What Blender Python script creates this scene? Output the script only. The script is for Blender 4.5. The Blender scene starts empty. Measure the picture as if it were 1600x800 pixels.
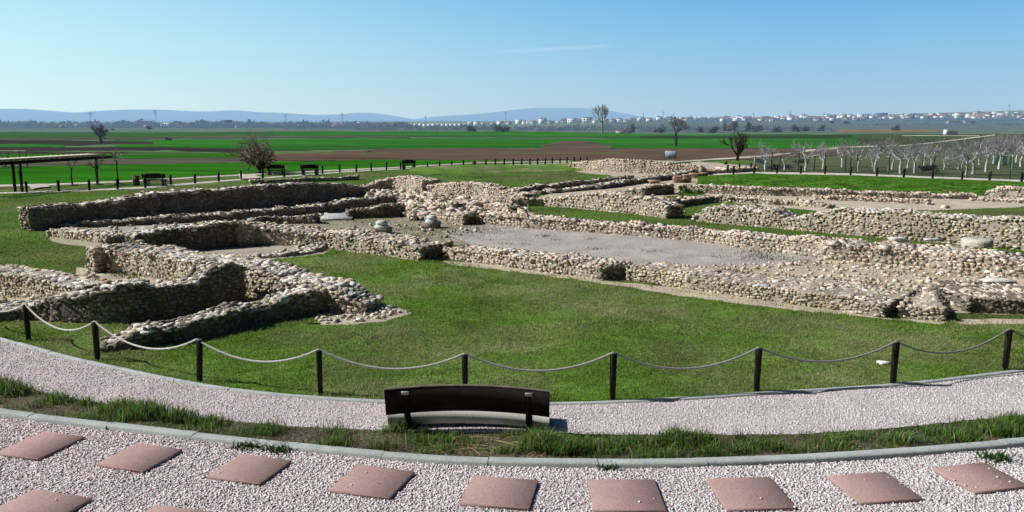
import bpy, math, random
import numpy as np
from math import radians, sin, cos, tan, atan, pi
rng = np.random.default_rng(7)
random.seed(7)
SC = bpy.context.scene
COL = SC.collection

# ------------------------------------------------------------------ camera geometry
F = 1256.0                     # focal length in photo pixels (1600 wide)
H = 4.5                        # viewing height above the gravel terrace
PITCH = radians(9.58)

cam_d = bpy.data.cameras.new('camera')
cam_d.sensor_width = 36.0
cam_d.lens = 36.0 * F / 1600.0
cam_d.clip_start = 0.1
cam_d.clip_end = 60000
cam = bpy.data.objects.new('camera', cam_d)
COL.objects.link(cam)
cam.location = (0, 0, H)
cam.rotation_euler = (pi / 2 - PITCH, 0, 0)
SC.camera = cam

def ss(a, b, x):
    t = np.clip((x - a) / (b - a), 0, 1)
    return t * t * (3 - 2 * t)

def elev(X, Y):
    X = np.asarray(X, float); Y = np.asarray(Y, float)
    z = -8.0 * ss(85, 330, Y)
    t = np.clip(X / np.maximum(Y, 1.0), -0.7, 0.75)
    hill = np.interp(t, [-0.7, -0.3, 0.0, 0.15, 0.3, 0.45, 0.6, 0.75], [6, 6, 9, 15, 21, 28, 38, 50])
    return z + hill * ss(900, 2300, Y) * (Y > 500)

def ray(px, py):
    a = (np.asarray(px, float) - 800) / F
    b = (400 - np.asarray(py, float)) / F
    dy = cos(PITCH) + b * sin(PITCH)
    dz = -sin(PITCH) + b * cos(PITCH)
    return a / dy, dz / dy      # X and Z per metre of Y

_YS = np.exp(np.linspace(math.log(3.0), math.log(9000.0), 900))
def ground(px, py):
    px = np.atleast_1d(np.asarray(px, float)); py = np.atleast_1d(np.asarray(py, float))
    kx, kz = ray(px, py)
    Yg = _YS[None, :]
    f = H + kz[:, None] * Yg - elev(kx[:, None] * Yg, np.broadcast_to(Yg, (len(px), len(_YS))))
    neg = f < 0
    i = np.where(neg.any(1), neg.argmax(1), len(_YS) - 1)
    i = np.maximum(i, 1)
    r = np.arange(len(px))
    f0, f1 = f[r, i - 1], f[r, i]
    u = np.clip(f0 / np.where(f0 - f1 == 0, 1, f0 - f1), 0, 1)
    Y = _YS[i - 1] + u * (_YS[i] - _YS[i - 1])
    X = kx * Y
    return np.stack([X, Y, elev(X, Y)], 1)

def g1(px, py):
    return ground([px], [py])[0]

def at_z(px, py, z):
    kx, kz = ray(px, py)
    Y = (z - H) / kz
    return np.array([kx * Y, Y, z + 0 * Y]).T

def top_h(px, yt, Y):
    return H + ray(px, yt)[1] * Y

# ------------------------------------------------------------------ mesh builder
class MB:
    def __init__(s):
        s.v = []; s.f = {3: [], 4: []}; s.c = []; s.n = 0
    def add(s, V, Fc, C):
        V = np.asarray(V, np.float64).reshape(-1, 3)
        Fc = np.asarray(Fc, np.int64)
        C = np.asarray(C, float)
        if C.ndim == 1: C = np.broadcast_to(C[:3], (len(V), 3))
        s.v.append(V); s.c.append(C)
        s.f[Fc.shape[1]].append(Fc + s.n)
        s.n += len(V)
    def box(s, c, size, C, rz=0.0, bev=0.0, M=None):
        hx, hy, hz = np.array(size) / 2.0
        if bev > 0:
            b = min(bev, hx * .9, hy * .9, hz * .9)
            pr = [(-hx + b, -hy), (hx - b, -hy), (hx, -hy + b), (hx, hy - b), (hx - b, hy), (-hx + b, hy), (-hx, hy - b), (-hx, -hy + b)]
            V = []
            for z, k in ((-hz, 1), (hz - b, 0), (hz, 1)):
                for x, y in pr:
                    V.append((x * (1 - k * b / hx), y * (1 - k * b / hy), z))
            V = np.array(V)
            Fq = []
            for l in (0, 8):
                for i in range(8):
                    j = (i + 1) % 8
                    Fq.append((l + i, l + j, l + 8 + j, l + 8 + i))
            Fq += [(16, 17, 18, 23), (23, 18, 19, 22), (22, 19, 20, 21)]
            Fq += [(7, 2, 1, 0), (6, 3, 2, 7), (5, 4, 3, 6)]
        else:
            V = np.array([(x, y, z) for z in (-hz, hz) for x, y in ((-hx, -hy), (hx, -hy), (hx, hy), (-hx, hy))])
            Fq = [(3, 2, 1, 0), (4, 5, 6, 7), (0, 1, 5, 4), (1, 2, 6, 5), (2, 3, 7, 6), (3, 0, 4, 7)]
        if M is not None: V = V @ np.asarray(M).T
        ca, sa = cos(rz), sin(rz)
        V = np.stack([V[:, 0] * ca - V[:, 1] * sa, V[:, 0] * sa + V[:, 1] * ca, V[:, 2]], 1) + np.asarray(c)
        s.add(V, Fq, C)
    def tube(s, P, R, C, k=6, cap=True):
        P = np.asarray(P, float); n = len(P)
        R = np.broadcast_to(np.asarray(R, float), (n,))
        T = np.gradient(P, axis=0); T /= np.linalg.norm(T, axis=1)[:, None] + 1e-12
        ref = np.where(np.abs(T[:, 2:3]) > .9, np.array([[1., 0, 0]]), np.array([[0, 0, 1.]]))
        A = np.cross(T, ref); A /= np.linalg.norm(A, axis=1)[:, None] + 1e-12
        B = np.cross(T, A)
        th = np.arange(k) * 2 * pi / k
        V = P[:, None] + R[:, None, None] * (np.cos(th)[None, :, None] * A[:, None] + np.sin(th)[None, :, None] * B[:, None])
        V = V.reshape(-1, 3)
        i = np.arange(n - 1)[:, None] * k; j = np.arange(k)[None, :]; jn = (j + 1) % k
        Fq = np.stack([i + j, i + jn, i + k + jn, i + k + j], -1).reshape(-1, 4)
        C = np.asarray(C, float)
        if C.ndim == 2: C = np.repeat(C, k, 0)
        s.add(V, Fq, C)
        if cap:
            for e in (0, n - 1):
                ring = V[e * k:(e + 1) * k]
                ctr = P[e]
                cc = C if C.ndim == 1 else C[e * k]
                s.add(np.vstack([ring, ctr]), [(q, (q + 1) % k, k) for q in range(k)], cc)
    def lathe(s, c, prof, C, k=18):
        prof = np.asarray(prof, float); n = len(prof)
        th = np.arange(k) * 2 * pi / k
        V = np.stack([prof[:, 0:1] * np.cos(th), prof[:, 0:1] * np.sin(th), np.repeat(prof[:, 1:2], k, 1)], -1).reshape(-1, 3) + np.asarray(c)
        i = np.arange(n - 1)[:, None] * k; j = np.arange(k)[None, :]; jn = (j + 1) % k
        s.add(V, np.stack([i + j, i + jn, i + k + jn, i + k + j], -1).reshape(-1, 4), C)
    def build(s, name, mat, parent=None, loc=(0, 0, 0), smooth=False):
        me = bpy.data.meshes.new(name)
        loc = np.asarray(loc, float)
        V = np.concatenate(s.v) - loc
        Cc = np.concatenate(s.c)
        f3 = np.concatenate(s.f[3]) if s.f[3] else np.zeros((0, 3), np.int64)
        f4 = np.concatenate(s.f[4]) if s.f[4] else np.zeros((0, 4), np.int64)
        me.vertices.add(len(V)); me.vertices.foreach_set('co', V.astype(np.float32).ravel())
        nl = f3.size + f4.size
        me.loops.add(nl)
        me.loops.foreach_set('vertex_index', np.concatenate([f3.ravel(), f4.ravel()]).astype(np.int32))
        npoly = len(f3) + len(f4)
        me.polygons.add(npoly)
        st = np.concatenate([np.arange(len(f3)) * 3, f3.size + np.arange(len(f4)) * 4]).astype(np.int32)
        me.polygons.foreach_set('loop_start', st)
        if smooth: me.polygons.foreach_set('use_smooth', np.ones(npoly, bool))
        at = me.color_attributes.new('Col', 'FLOAT_COLOR', 'POINT')
        at.data.foreach_set('color', np.hstack([Cc, np.ones((len(Cc), 1))]).astype(np.float32).ravel())
        me.update(calc_edges=True); me.validate()
        me.materials.append(mat)
        o = bpy.data.objects.new(name, me)
        COL.objects.link(o)
        if parent is not None: o.parent = parent
        else: o.location = loc
        return o

def tag(o, label=None, cat=None, group=None, kind=None):
    if label: o['label'] = label
    if cat: o['category'] = cat
    if group: o['group'] = group
    if kind: o['kind'] = kind
    return o

def thing(name, label, cat, loc=(0, 0, 0), rz=0.0, group=None):
    o = bpy.data.objects.new(name, None); COL.objects.link(o)
    o.location = tuple(float(q) for q in loc); o.rotation_euler = (0, 0, rz)
    return tag(o, label, cat, group)

def copy_tree(o, loc=None, rz=None, scale=None, label=None, group=None, parent=None):
    c = o.copy(); COL.objects.link(c)
    if parent is not None: c.parent = parent
    for ch in list(o.children): copy_tree(ch, parent=c)
    if loc is not None: c.location = tuple(float(q) for q in loc)
    if rz is not None: c.rotation_euler = (0, 0, rz)
    if scale is not None: c.scale = scale if hasattr(scale, '__len__') else (scale,) * 3
    if label: c['label'] = label
    if group: c['group'] = group
    return c

# ------------------------------------------------------------------ materials
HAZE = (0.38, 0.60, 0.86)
def mat(name, col=None, var=.25, scale=3.0, fine=30.0, fvar=.25, bump=0.0, bscale=40.0, bdist=.02, rough=.9, haze=0.0, stretch=(1, 1, 1), col2=None, c2scale=.3, c2lo=.45, c2hi=.6, spec=.2, trans=0.0):
    m = bpy.data.materials.new(name); m.use_nodes = True
    nt = m.node_tree; N = nt.nodes; L = nt.links
    N.clear()
    out = N.new('ShaderNodeOutputMaterial'); bs = N.new('ShaderNodeBsdfPrincipled')
    bs.inputs['Roughness'].default_value = rough
    bs.inputs['Specular IOR Level'].default_value = spec
    geo = N.new('ShaderNodeNewGeometry')
    mp = N.new('ShaderNodeMapping'); mp.inputs['Scale'].default_value = stretch
    L.new(geo.outputs['Position'], mp.inputs['Vector'])
    def noise(sc, det=3):
        n = N.new('ShaderNodeTexNoise'); n.inputs['Scale'].default_value = sc; n.inputs['Detail'].default_value = det
        L.new(mp.outputs[0], n.inputs['Vector']); return n.outputs['Fac']
    if col is None:
        a = N.new('ShaderNodeAttribute'); a.attribute_name = 'Col'; c = a.outputs['Color']
    else:
        a = N.new('ShaderNodeRGB'); a.outputs[0].default_value = (*col, 1); c = a.outputs[0]
    def mix(blend, fac, c1, c2):
        x = N.new('ShaderNodeMix'); x.data_type = 'RGBA'; x.blend_type = blend
        for sock, v in ((x.inputs[0], fac), (x.inputs[6], c1), (x.inputs[7], c2)):
            if hasattr(v, 'links'): L.new(v, sock)
            elif isinstance(v, (int, float)): sock.default_value = v
            else: sock.default_value = (*v, 1)
        return x.outputs[2]
    def rmp(f, lo, hi, a, b):
        r = N.new('ShaderNodeMapRange'); r.inputs[1].default_value = lo; r.inputs[2].default_value = hi
        r.inputs[3].default_value = a; r.inputs[4].default_value = b; L.new(f, r.inputs[0]); return r.outputs[0]
    if col2 is not None:
        c = mix('MIX', rmp(noise(c2scale, 5), c2lo, c2hi, 0, 1), c, col2)
    def mul(c, f):
        x = N.new('ShaderNodeVectorMath'); x.operation = 'SCALE'; L.new(c, x.inputs[0]); L.new(f, x.inputs['Scale']); return x.outputs[0]
    if var: c = mul(c, rmp(noise(scale), .3, .7, 1 - var, 1 + var))
    if fvar: c = mul(c, rmp(noise(fine, 2), .3, .7, 1 - fvar, 1 + fvar))
    L.new(c, bs.inputs['Base Color'])
    cfin = c
    if bump:
        b = N.new('ShaderNodeBump'); b.inputs['Strength'].default_value = bump; b.inputs['Distance'].default_value = bdist
        L.new(noise(bscale, 4), b.inputs['Height']); L.new(b.outputs[0], bs.inputs['Normal'])
    sh = bs.outputs[0]
    if trans:
        tb = N.new('ShaderNodeBsdfTranslucent'); L.new(cfin, tb.inputs[0])
        mt_ = N.new('ShaderNodeMixShader'); mt_.inputs[0].default_value = trans; L.new(sh, mt_.inputs[1]); L.new(tb.outputs[0], mt_.inputs[2]); sh = mt_.outputs[0]
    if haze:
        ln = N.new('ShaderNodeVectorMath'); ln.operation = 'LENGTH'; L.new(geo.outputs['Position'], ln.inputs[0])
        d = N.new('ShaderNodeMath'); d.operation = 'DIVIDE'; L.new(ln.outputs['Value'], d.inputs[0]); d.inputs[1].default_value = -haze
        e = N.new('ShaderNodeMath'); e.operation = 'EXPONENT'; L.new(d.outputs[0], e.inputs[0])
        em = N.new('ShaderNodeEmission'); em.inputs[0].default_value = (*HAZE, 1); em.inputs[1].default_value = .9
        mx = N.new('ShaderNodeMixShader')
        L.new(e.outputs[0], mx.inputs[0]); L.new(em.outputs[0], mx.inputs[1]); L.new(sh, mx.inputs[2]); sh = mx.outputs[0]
    L.new(sh, out.inputs['Surface'])
    return m

HZ = 15000.0
M_STONE = mat('stone', None, .24, 1.1, 24, .34, col2=(.31, .285, .24), c2scale=1.3, c2lo=.54, c2hi=1.05, bump=.7, bscale=34, bdist=.03)
M_MORTAR = mat('mortar', None, .2, 3, 30, .3, bump=.7, bscale=26, bdist=.03)
M_LAWN = mat('lawn_ground', (.12, .225, .03), .3, .5, 9, .4, bump=.9, bscale=22, bdist=.06, col2=(.30, .27, .15), c2scale=.30, c2lo=.50, c2hi=.70)
M_GRASS = mat('grass_blades', None, .3, .45, 6, .2, rough=.6, trans=.42)
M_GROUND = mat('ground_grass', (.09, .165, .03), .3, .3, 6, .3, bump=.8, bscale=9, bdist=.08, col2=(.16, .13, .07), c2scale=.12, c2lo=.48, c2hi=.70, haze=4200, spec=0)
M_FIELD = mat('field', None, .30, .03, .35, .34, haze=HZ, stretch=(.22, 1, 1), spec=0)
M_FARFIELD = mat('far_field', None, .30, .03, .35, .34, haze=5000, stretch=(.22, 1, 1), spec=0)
M_BANK = mat('bank_grass', (.062, .155, .020), .45, .9, 5, .45, bump=1.0, bscale=3, bdist=.25, col2=(.15, .17, .05), c2scale=.5, c2lo=.56, c2hi=.74, spec=0)
M_SAND = mat('sand', None, .18, 1.0, 16, .38, bump=.8, bscale=30, bdist=.02)
M_GRAVEL = mat('gravel_bed', (.56, .49, .51), .16, .8, 60, .40, bump=.8, bscale=55, bdist=.03)
M_PEBBLE = mat('gravel_stones', None, .08, 1, 60, .12)
M_CONC = mat('concrete_kerb', (.42, .455, .445), .15, 2.5, 40, .18, bump=.35, bscale=60, bdist=.01)
M_SLAB = mat('red_slab', (.385, .255, .240), .09, 1.3, 55, .2, bump=.35, bscale=120, bdist=.004)
M_WOOD = mat('dark_wood', (.014, .010, .009), .3, 6, 60, .3, bump=.4, bscale=50, bdist=.004, rough=.65)
M_WOODTOP = mat('weathered_wood', (.16, .13, .10), .3, 6, 60, .3, rough=.8)
M_METAL = mat('grey_metal', (.45, .46, .46), .1, 6, 60, .1, rough=.5)
M_SEAT = mat('pale_seat', (.62, .62, .58), .15, 3, 50, .15)
M_ROPE = mat('rope', None, .15, 30, 200, .3, rough=.9, bump=.5, bscale=220, bdist=.004)
M_TREE = mat('bark', None, .2, 3, 20, .2, rough=.95)
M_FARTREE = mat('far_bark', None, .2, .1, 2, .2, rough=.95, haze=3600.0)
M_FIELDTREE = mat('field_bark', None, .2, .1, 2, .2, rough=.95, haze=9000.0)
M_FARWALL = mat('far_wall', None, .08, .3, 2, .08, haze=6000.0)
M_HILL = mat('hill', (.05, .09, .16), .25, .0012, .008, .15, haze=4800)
M_PAINT = mat('painted', None, .1, 5, 40, .1, rough=.6)
M_SOIL = mat('soil', (.13, .10, .07), .35, 1.5, 18, .4, bump=1.0, bscale=18, bdist=.06, col2=(.05, .075, .02), c2scale=1.1, c2lo=.45, c2hi=.62)

# ------------------------------------------------------------------ sky and sun
SUN_EL = radians(39)
sdir = np.array([-.99, .07]); sdir /= np.linalg.norm(sdir)
w = bpy.data.worlds.new('World'); SC.world = w; w.use_nodes = True
nt = w.node_tree; nt.nodes.clear()
sky = nt.nodes.new('ShaderNodeTexSky'); sky.sky_type = 'NISHITA'; sky.sun_disc = False
sky.sun_elevation = SUN_EL; sky.sun_rotation = math.atan2(sdir[0], sdir[1])
sky.air_density = 1.0; sky.dust_density = 0.8; sky.ozone_density = 2.0; sky.altitude = 300
bg = nt.nodes.new('ShaderNodeBackground'); bg.inputs[1].default_value = .1
wo = nt.nodes.new('ShaderNodeOutputWorld')
tc = nt.nodes.new('ShaderNodeTexCoord'); sx = nt.nodes.new('ShaderNodeSeparateXYZ'); nt.links.new(tc.outputs['Generated'], sx.inputs[0])
cr = nt.nodes.new('ShaderNodeValToRGB'); nt.links.new(sx.outputs['Z'], cr.inputs[0])
els = [(0, (.50, .70, .84)), (.09, (.32, .63, .87)), (.165, (.18, .51, .85)), (.34, (.05, .18, .42)), (.6, (.014, .055, .16)), (1, (.006, .025, .08))]  # upper sky darker than natural, to keep shaded faces deep
while len(cr.color_ramp.elements) < len(els): cr.color_ramp.elements.new(.5)
for e_, (p_, c_) in zip(cr.color_ramp.elements, els): e_.position = p_; e_.color = (*c_, 1)
def vm(op, a, b=None, **k):
    x = nt.nodes.new('ShaderNodeVectorMath'); x.operation = op
    nt.links.new(a, x.inputs[0])
    if b is not None:
        if hasattr(b, 'links'): nt.links.new(b, x.inputs['Scale'] if op == 'SCALE' else x.inputs[1])
        else:
            if op == 'SCALE': x.inputs['Scale'].default_value = b
            else: x.inputs[1].default_value = b
    return x
def mr(f, a, b, c, d, smooth=True):
    x = nt.nodes.new('ShaderNodeMapRange'); x.interpolation_type = 'SMOOTHSTEP' if smooth else 'LINEAR'
    for i_, v_ in enumerate((a, b, c, d)): x.inputs[i_ + 1].default_value = v_
    nt.links.new(f, x.inputs[0]); return x.outputs[0]
dt = vm('DOT_PRODUCT', tc.outputs['Generated'], (sdir[0], sdir[1], 0))
glow = mr(dt.outputs['Value'], -.35, 1.15, -.28, 1.22)
gv = nt.nodes.new('ShaderNodeCombineXYZ')
for i_, v_ in enumerate((.30, .33, .16)): gv.inputs[i_].default_value = v_
gl = vm('SCALE', gv.outputs[0], glow)
ad = vm('ADD', cr.outputs[0], gl.outputs[0])
# faint vapour trail high in the sky
bk_ = mr(vm('DOT_PRODUCT', tc.outputs['Generated'], (-.35, .94, 0)).outputs['Value'], -.5, .55, .04, 1.0)  # dims the unseen sky behind the camera to deepen wall shade
def unit(px, py):
    k1, k2 = ray(px, py); v_ = np.array([k1, 1.0, k2]); return v_ / np.linalg.norm(v_)
ua, ub = unit(745, 82.5), unit(962, 71); nn_ = np.cross(ua, ub); nn_ /= np.linalg.norm(nn_); al = ub - ua; al /= np.linalg.norm(al)
pv = vm('DOT_PRODUCT', tc.outputs['Generated'], tuple(nn_)).outputs['Value']
ab_ = nt.nodes.new('ShaderNodeMath'); ab_.operation = 'ABSOLUTE'; nt.links.new(pv, ab_.inputs[0])
b1 = mr(ab_.outputs[0], .0004, .0034, .055, 0)
av = vm('DOT_PRODUCT', tc.outputs['Generated'], tuple(al)).outputs['Value']
b2 = mr(av, float(ua @ al), float(ua @ al) + .07, 0, 1); b3 = mr(av, float(ub @ al) - .02, float(ub @ al), 1, 0)
def mm(a_, b_):
    x = nt.nodes.new('ShaderNodeMath'); x.operation = 'MULTIPLY'; nt.links.new(a_, x.inputs[0]); nt.links.new(b_, x.inputs[1]); return x.outputs[0]
one = nt.nodes.new('ShaderNodeCombineXYZ')
for i_ in range(3): one.inputs[i_].default_value = (1.4, 1.0, .6)[i_]
ad = vm('ADD', ad.outputs[0], vm('SCALE', one.outputs[0], mm(mm(b1, b2), b3)).outputs[0])
tot = vm('SCALE', vm('SCALE', ad.outputs[0], bk_).outputs[0], 9.6)
nsk = vm('SCALE', sky.outputs[0], .12)
fin = vm('ADD', vm('SCALE', tot.outputs[0], .93).outputs[0], nsk.outputs[0])
nt.links.new(fin.outputs[0], bg.inputs[0]); nt.links.new(bg.outputs[0], wo.inputs[0])
sun_d = bpy.data.lights.new('sun', 'SUN'); sun_d.energy = 5.0; sun_d.angle = radians(.5); sun_d.color = (1, .965, .91)
sun = bpy.data.objects.new('sun', sun_d); COL.objects.link(sun)
from mathutils import Vector
sv = Vector((sdir[0] * cos(SUN_EL), sdir[1] * cos(SUN_EL), sin(SUN_EL)))
sun.rotation_euler = sv.to_track_quat('Z', 'Y').to_euler()
SC.view_settings.view_transform = 'Standard'; SC.view_settings.look = 'None'; SC.view_settings.exposure = 0; SC.view_settings.gamma = 1
SC.cycles.max_bounces = 5; SC.cycles.diffuse_bounces = 1

# ------------------------------------------------------------------ helpers: noise, polygons, sheets
def vnoise1(n_, step, amp, seed):
    seed = abs(int(seed))
    r = np.random.default_rng(seed)
    k = max(2, int(n_ / step) + 3)
    ctrl = r.normal(0, 1, k)
    x = np.arange(n_) / step
    i = x.astype(int); t = x - i; t = t * t * (3 - 2 * t)
    return amp * (ctrl[i] * (1 - t) + ctrl[i + 1] * t)

def pip(P, poly):
    poly = np.asarray(poly); x, y = P[:, 0], P[:, 1]
    ins = np.zeros(len(P), bool)
    x0, y0 = poly[:, 0], poly[:, 1]; x1, y1 = np.roll(x0, -1), np.roll(y0, -1)
    for a, b, c, d in zip(x0, y0, x1, y1):
        if b == d: continue
        cnd = (b > y) != (d > y)
        ins ^= cnd & (x < (c - a) * (y - b) / (d - b) + a)
    return ins

def dense(poly_px, n=14, jit=1.0, closed=True):
    P = np.asarray(poly_px, float)
    if closed: P = np.vstack([P, P[:1]])
    out = []
    for a, b in zip(P[:-1], P[1:]):
        L = np.hypot(*(b - a)); k = max(1, int(L / n))
        for i in range(k):
            q = a + (b - a) * i / k
            out.append(q + (rng.normal(0, jit, 2) * (1, .35) if i else rng.normal(0, jit * .3, 2) * (1, .35)))
    if not closed: out.append(P[-1])
    return np.array(out)

def sheet(name, poly_px, m, colr, z=.008, kind='structure', jit=1.5, n=14):
    """a flat patch lying on the ground inside an outline"""
    P = dense(poly_px, n, jit)
    W = ground(P[:, 0], P[:, 1]); W[:, 2] += z
    me = bpy.data.meshes.new(name)
    loc = W.mean(0)
    me.from_pydata([tuple(q) for q in (W - loc)], [], [list(range(len(W)))])
    me.update()
    if me.polygons[0].normal.z < 0: me.flip_normals()
    at = me.color_attributes.new('Col', 'FLOAT_COLOR', 'POINT')
    at.data.foreach_set('color', np.tile([*colr, 1.0], len(W)).astype(np.float32))
    me.materials.append(m)
    o = bpy.data.objects.new(name, me); o.location = loc; COL.objects.link(o)
    o['kind'] = kind
    return o, W[:, :2]

def strip(name, top, bot, m, colr, dz=.05, nrow=6, dx=14, jit=.5, kind='structure', bump=0.0):
    """a band of ground between an upper and a lower outline"""
    top = np.asarray(top, float); bot = np.asarray(bot, float)
    x0 = max(top[0, 0], bot[0, 0]); x1 = min(top[-1, 0], bot[-1, 0])
    xs = np.linspace(x0, x1, max(2, int((x1 - x0) / dx)))
    yt = np.interp(xs, top[:, 0], top[:, 1]) + vnoise1(len(xs), 2, jit, len(name) + int(x0) + 3)
    yb = np.interp(xs, bot[:, 0], bot[:, 1]) + vnoise1(len(xs), 2, jit, len(name) + int(x1) + 9)
    yb = np.maximum(yb, yt + .2)
    rows = np.linspace(0, 1, nrow)
    PX = np.tile(xs, (nrow, 1)); PY = yt[None] * (1 - rows[:, None]) + yb[None] * rows[:, None]
    W = ground(PX.ravel(), PY.ravel()); W[:, 2] += (.0003 + .001 * dz) * W[:, 1]
    if bump:
        W[:, 2] += bump * np.repeat(np.sin(rows * pi), len(xs)) * np.tile(.6 + .5 * np.abs(vnoise1(len(xs), 6, .6, 5)), nrow)
    n = len(xs)
    i, j = np.meshgrid(np.arange(nrow - 1), np.arange(n - 1), indexing='ij')
    a = (i * n + j).ravel()
    Fq = np.stack([a + n, a + n + 1, a + 1, a], 1)
    mb = MB(); mb.add(W, Fq, colr)
    o = mb.build(name, m, loc=W.mean(0), smooth=True)
    o['kind'] = kind
    return o

# ------------------------------------------------------------------ stones
def make_proto(n, seed):
    r = np.random.default_rng(seed)
    g = np.linspace(-1, 1, n + 1)
    idx = {}; V = []; Fq = []
    def vid(p):
        k = tuple(np.round(p, 4))
        if k not in idx: idx[k] = len(V); V.append(p)
        return idx[k]
    for ax in range(3):
        for sg in (-1, 1):
            for i in range(n):
                for j in range(n):
                    q = []
                    for a, b in ((i, j), (i + 1, j), (i + 1, j + 1), (i, j + 1)):
                        p = np.zeros(3); p[ax] = sg; p[(ax + 1) % 3] = g[a]; p[(ax + 2) % 3] = g[b]
                        q.append(vid(p))
                    Fq.append(q if sg > 0 else q[::-1])
    V = np.array(V, float)
    S = V / np.linalg.norm(V, axis=1)[:, None]
    k = r.uniform(.0, .10) if n == 1 else r.uniform(.06, .30)
    V = V * (1 - k) + S * k * 1.15
    for _ in range(6):          # knock a few corners off
        d = r.normal(0, 1, 3); d /= np.linalg.norm(d)
        t = V @ d; lim = r.uniform(.80, 1.25)
        V -= np.maximum(t - lim, 0)[:, None] * d * .85
    V += r.normal(0, .10 if n == 1 else .05, V.shape)
    return V * .5, np.array(Fq)
PROTO = {n: [make_proto(n, 100 * n + s) for s in range(14)] for n in (1, 2, 3)}

def add_stones(mb, pos, size, rz, colr, lod=2, tilt=.12):
    N_ = len(pos)
    if N_ == 0: return
    which = rng.integers(0, 14, N_)
    tx = rng.normal(0, tilt, N_); ty = rng.normal(0, tilt, N_)
    ca, sa = np.cos(rz), np.sin(rz)
    for p in range(14):
        m = which == p
        if not m.any(): continue
        V, Fq = PROTO[lod][p]
        A = V[None] * size[m][:, None]
        x, y, z = A[..., 0], A[..., 1], A[..., 2]
        z2 = z + x * ty[m][:, None] + y * tx[m][:, None]
        c, s_ = ca[m][:, None], sa[m][:, None]
        A = np.stack([x * c - y * s_, x * s_ + y * c, z2], -1) + pos[m][:, None]
        k = m.sum(); nv = len(V)
        Fa = (Fq[None] + (np.arange(k) * nv)[:, None, None]).reshape(-1, 4)
        mb.add(A.reshape(-1, 3), Fa, np.repeat(colr[m], nv, 0))

PAL = {
 'grey': (np.array([(.50, .47, .42), (.36, .33, .28), (.42, .35, .26), (.27, .24, .20), (.60, .57, .52), (.33, .27, .20)]), [.22, .22, .2, .14, .1, .12]),
 'pink': (np.array([(.52, .42, .33), (.46, .35, .27), (.40, .34, .27), (.56, .47, .38), (.30, .24, .19), (.50, .36, .29), (.62, .56, .47)]), [.2, .2, .15, .15, .1, .12, .08]),
 'dark': (np.array([(.24, .21, .17), (.18, .155, .125), (.30, .26, .21), (.13, .115, .09), (.27, .21, .15)]), [.28, .26, .16, .16, .14]),  # shade of faces turned from the sun, put into the stone colour
 'tan': (np.array([(.47, .39, .28), (.40, .32, .22), (.34, .29, .22), (.53, .47, .36), (.26, .21, .16), (.58, .54, .46)]), [.22, .22, .18, .14, .14, .1]),
 'cope': (np.array([(.58, .55, .50), (.48, .44, .37), (.66, .64, .60), (.50, .43, .33), (.38, .34, .29)]), [.28, .26, .16, .2, .1]),
 'copepink': (np.array([(.60, .53, .45), (.54, .44, .35), (.66, .60, .53), (.48, .38, .30), (.42, .36, .30)]), [.26, .28, .16, .2, .1]),
}
def pick(pal, n):
    c, w_ = PAL[pal]; w_ = np.array(w_) / sum(w_)
    C = c[rng.choice(len(c), n, p=w_)]
    g_ = C.mean(1, keepdims=True); C = g_ + (C - g_) * .92
    return C * rng.uniform(.86, 1.14, (n, 1)) * 1.25 * rng.normal(1, .025, (n, 3))

def walk(L, lo, hi):
    out = []; s = rng.uniform(-.1, .05)
    while s < L:
        l = rng.uniform(lo, hi); out.append((s + l / 2, l)); s += l + .015
    return np.array(out) if out else np.zeros((0, 2))

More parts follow.
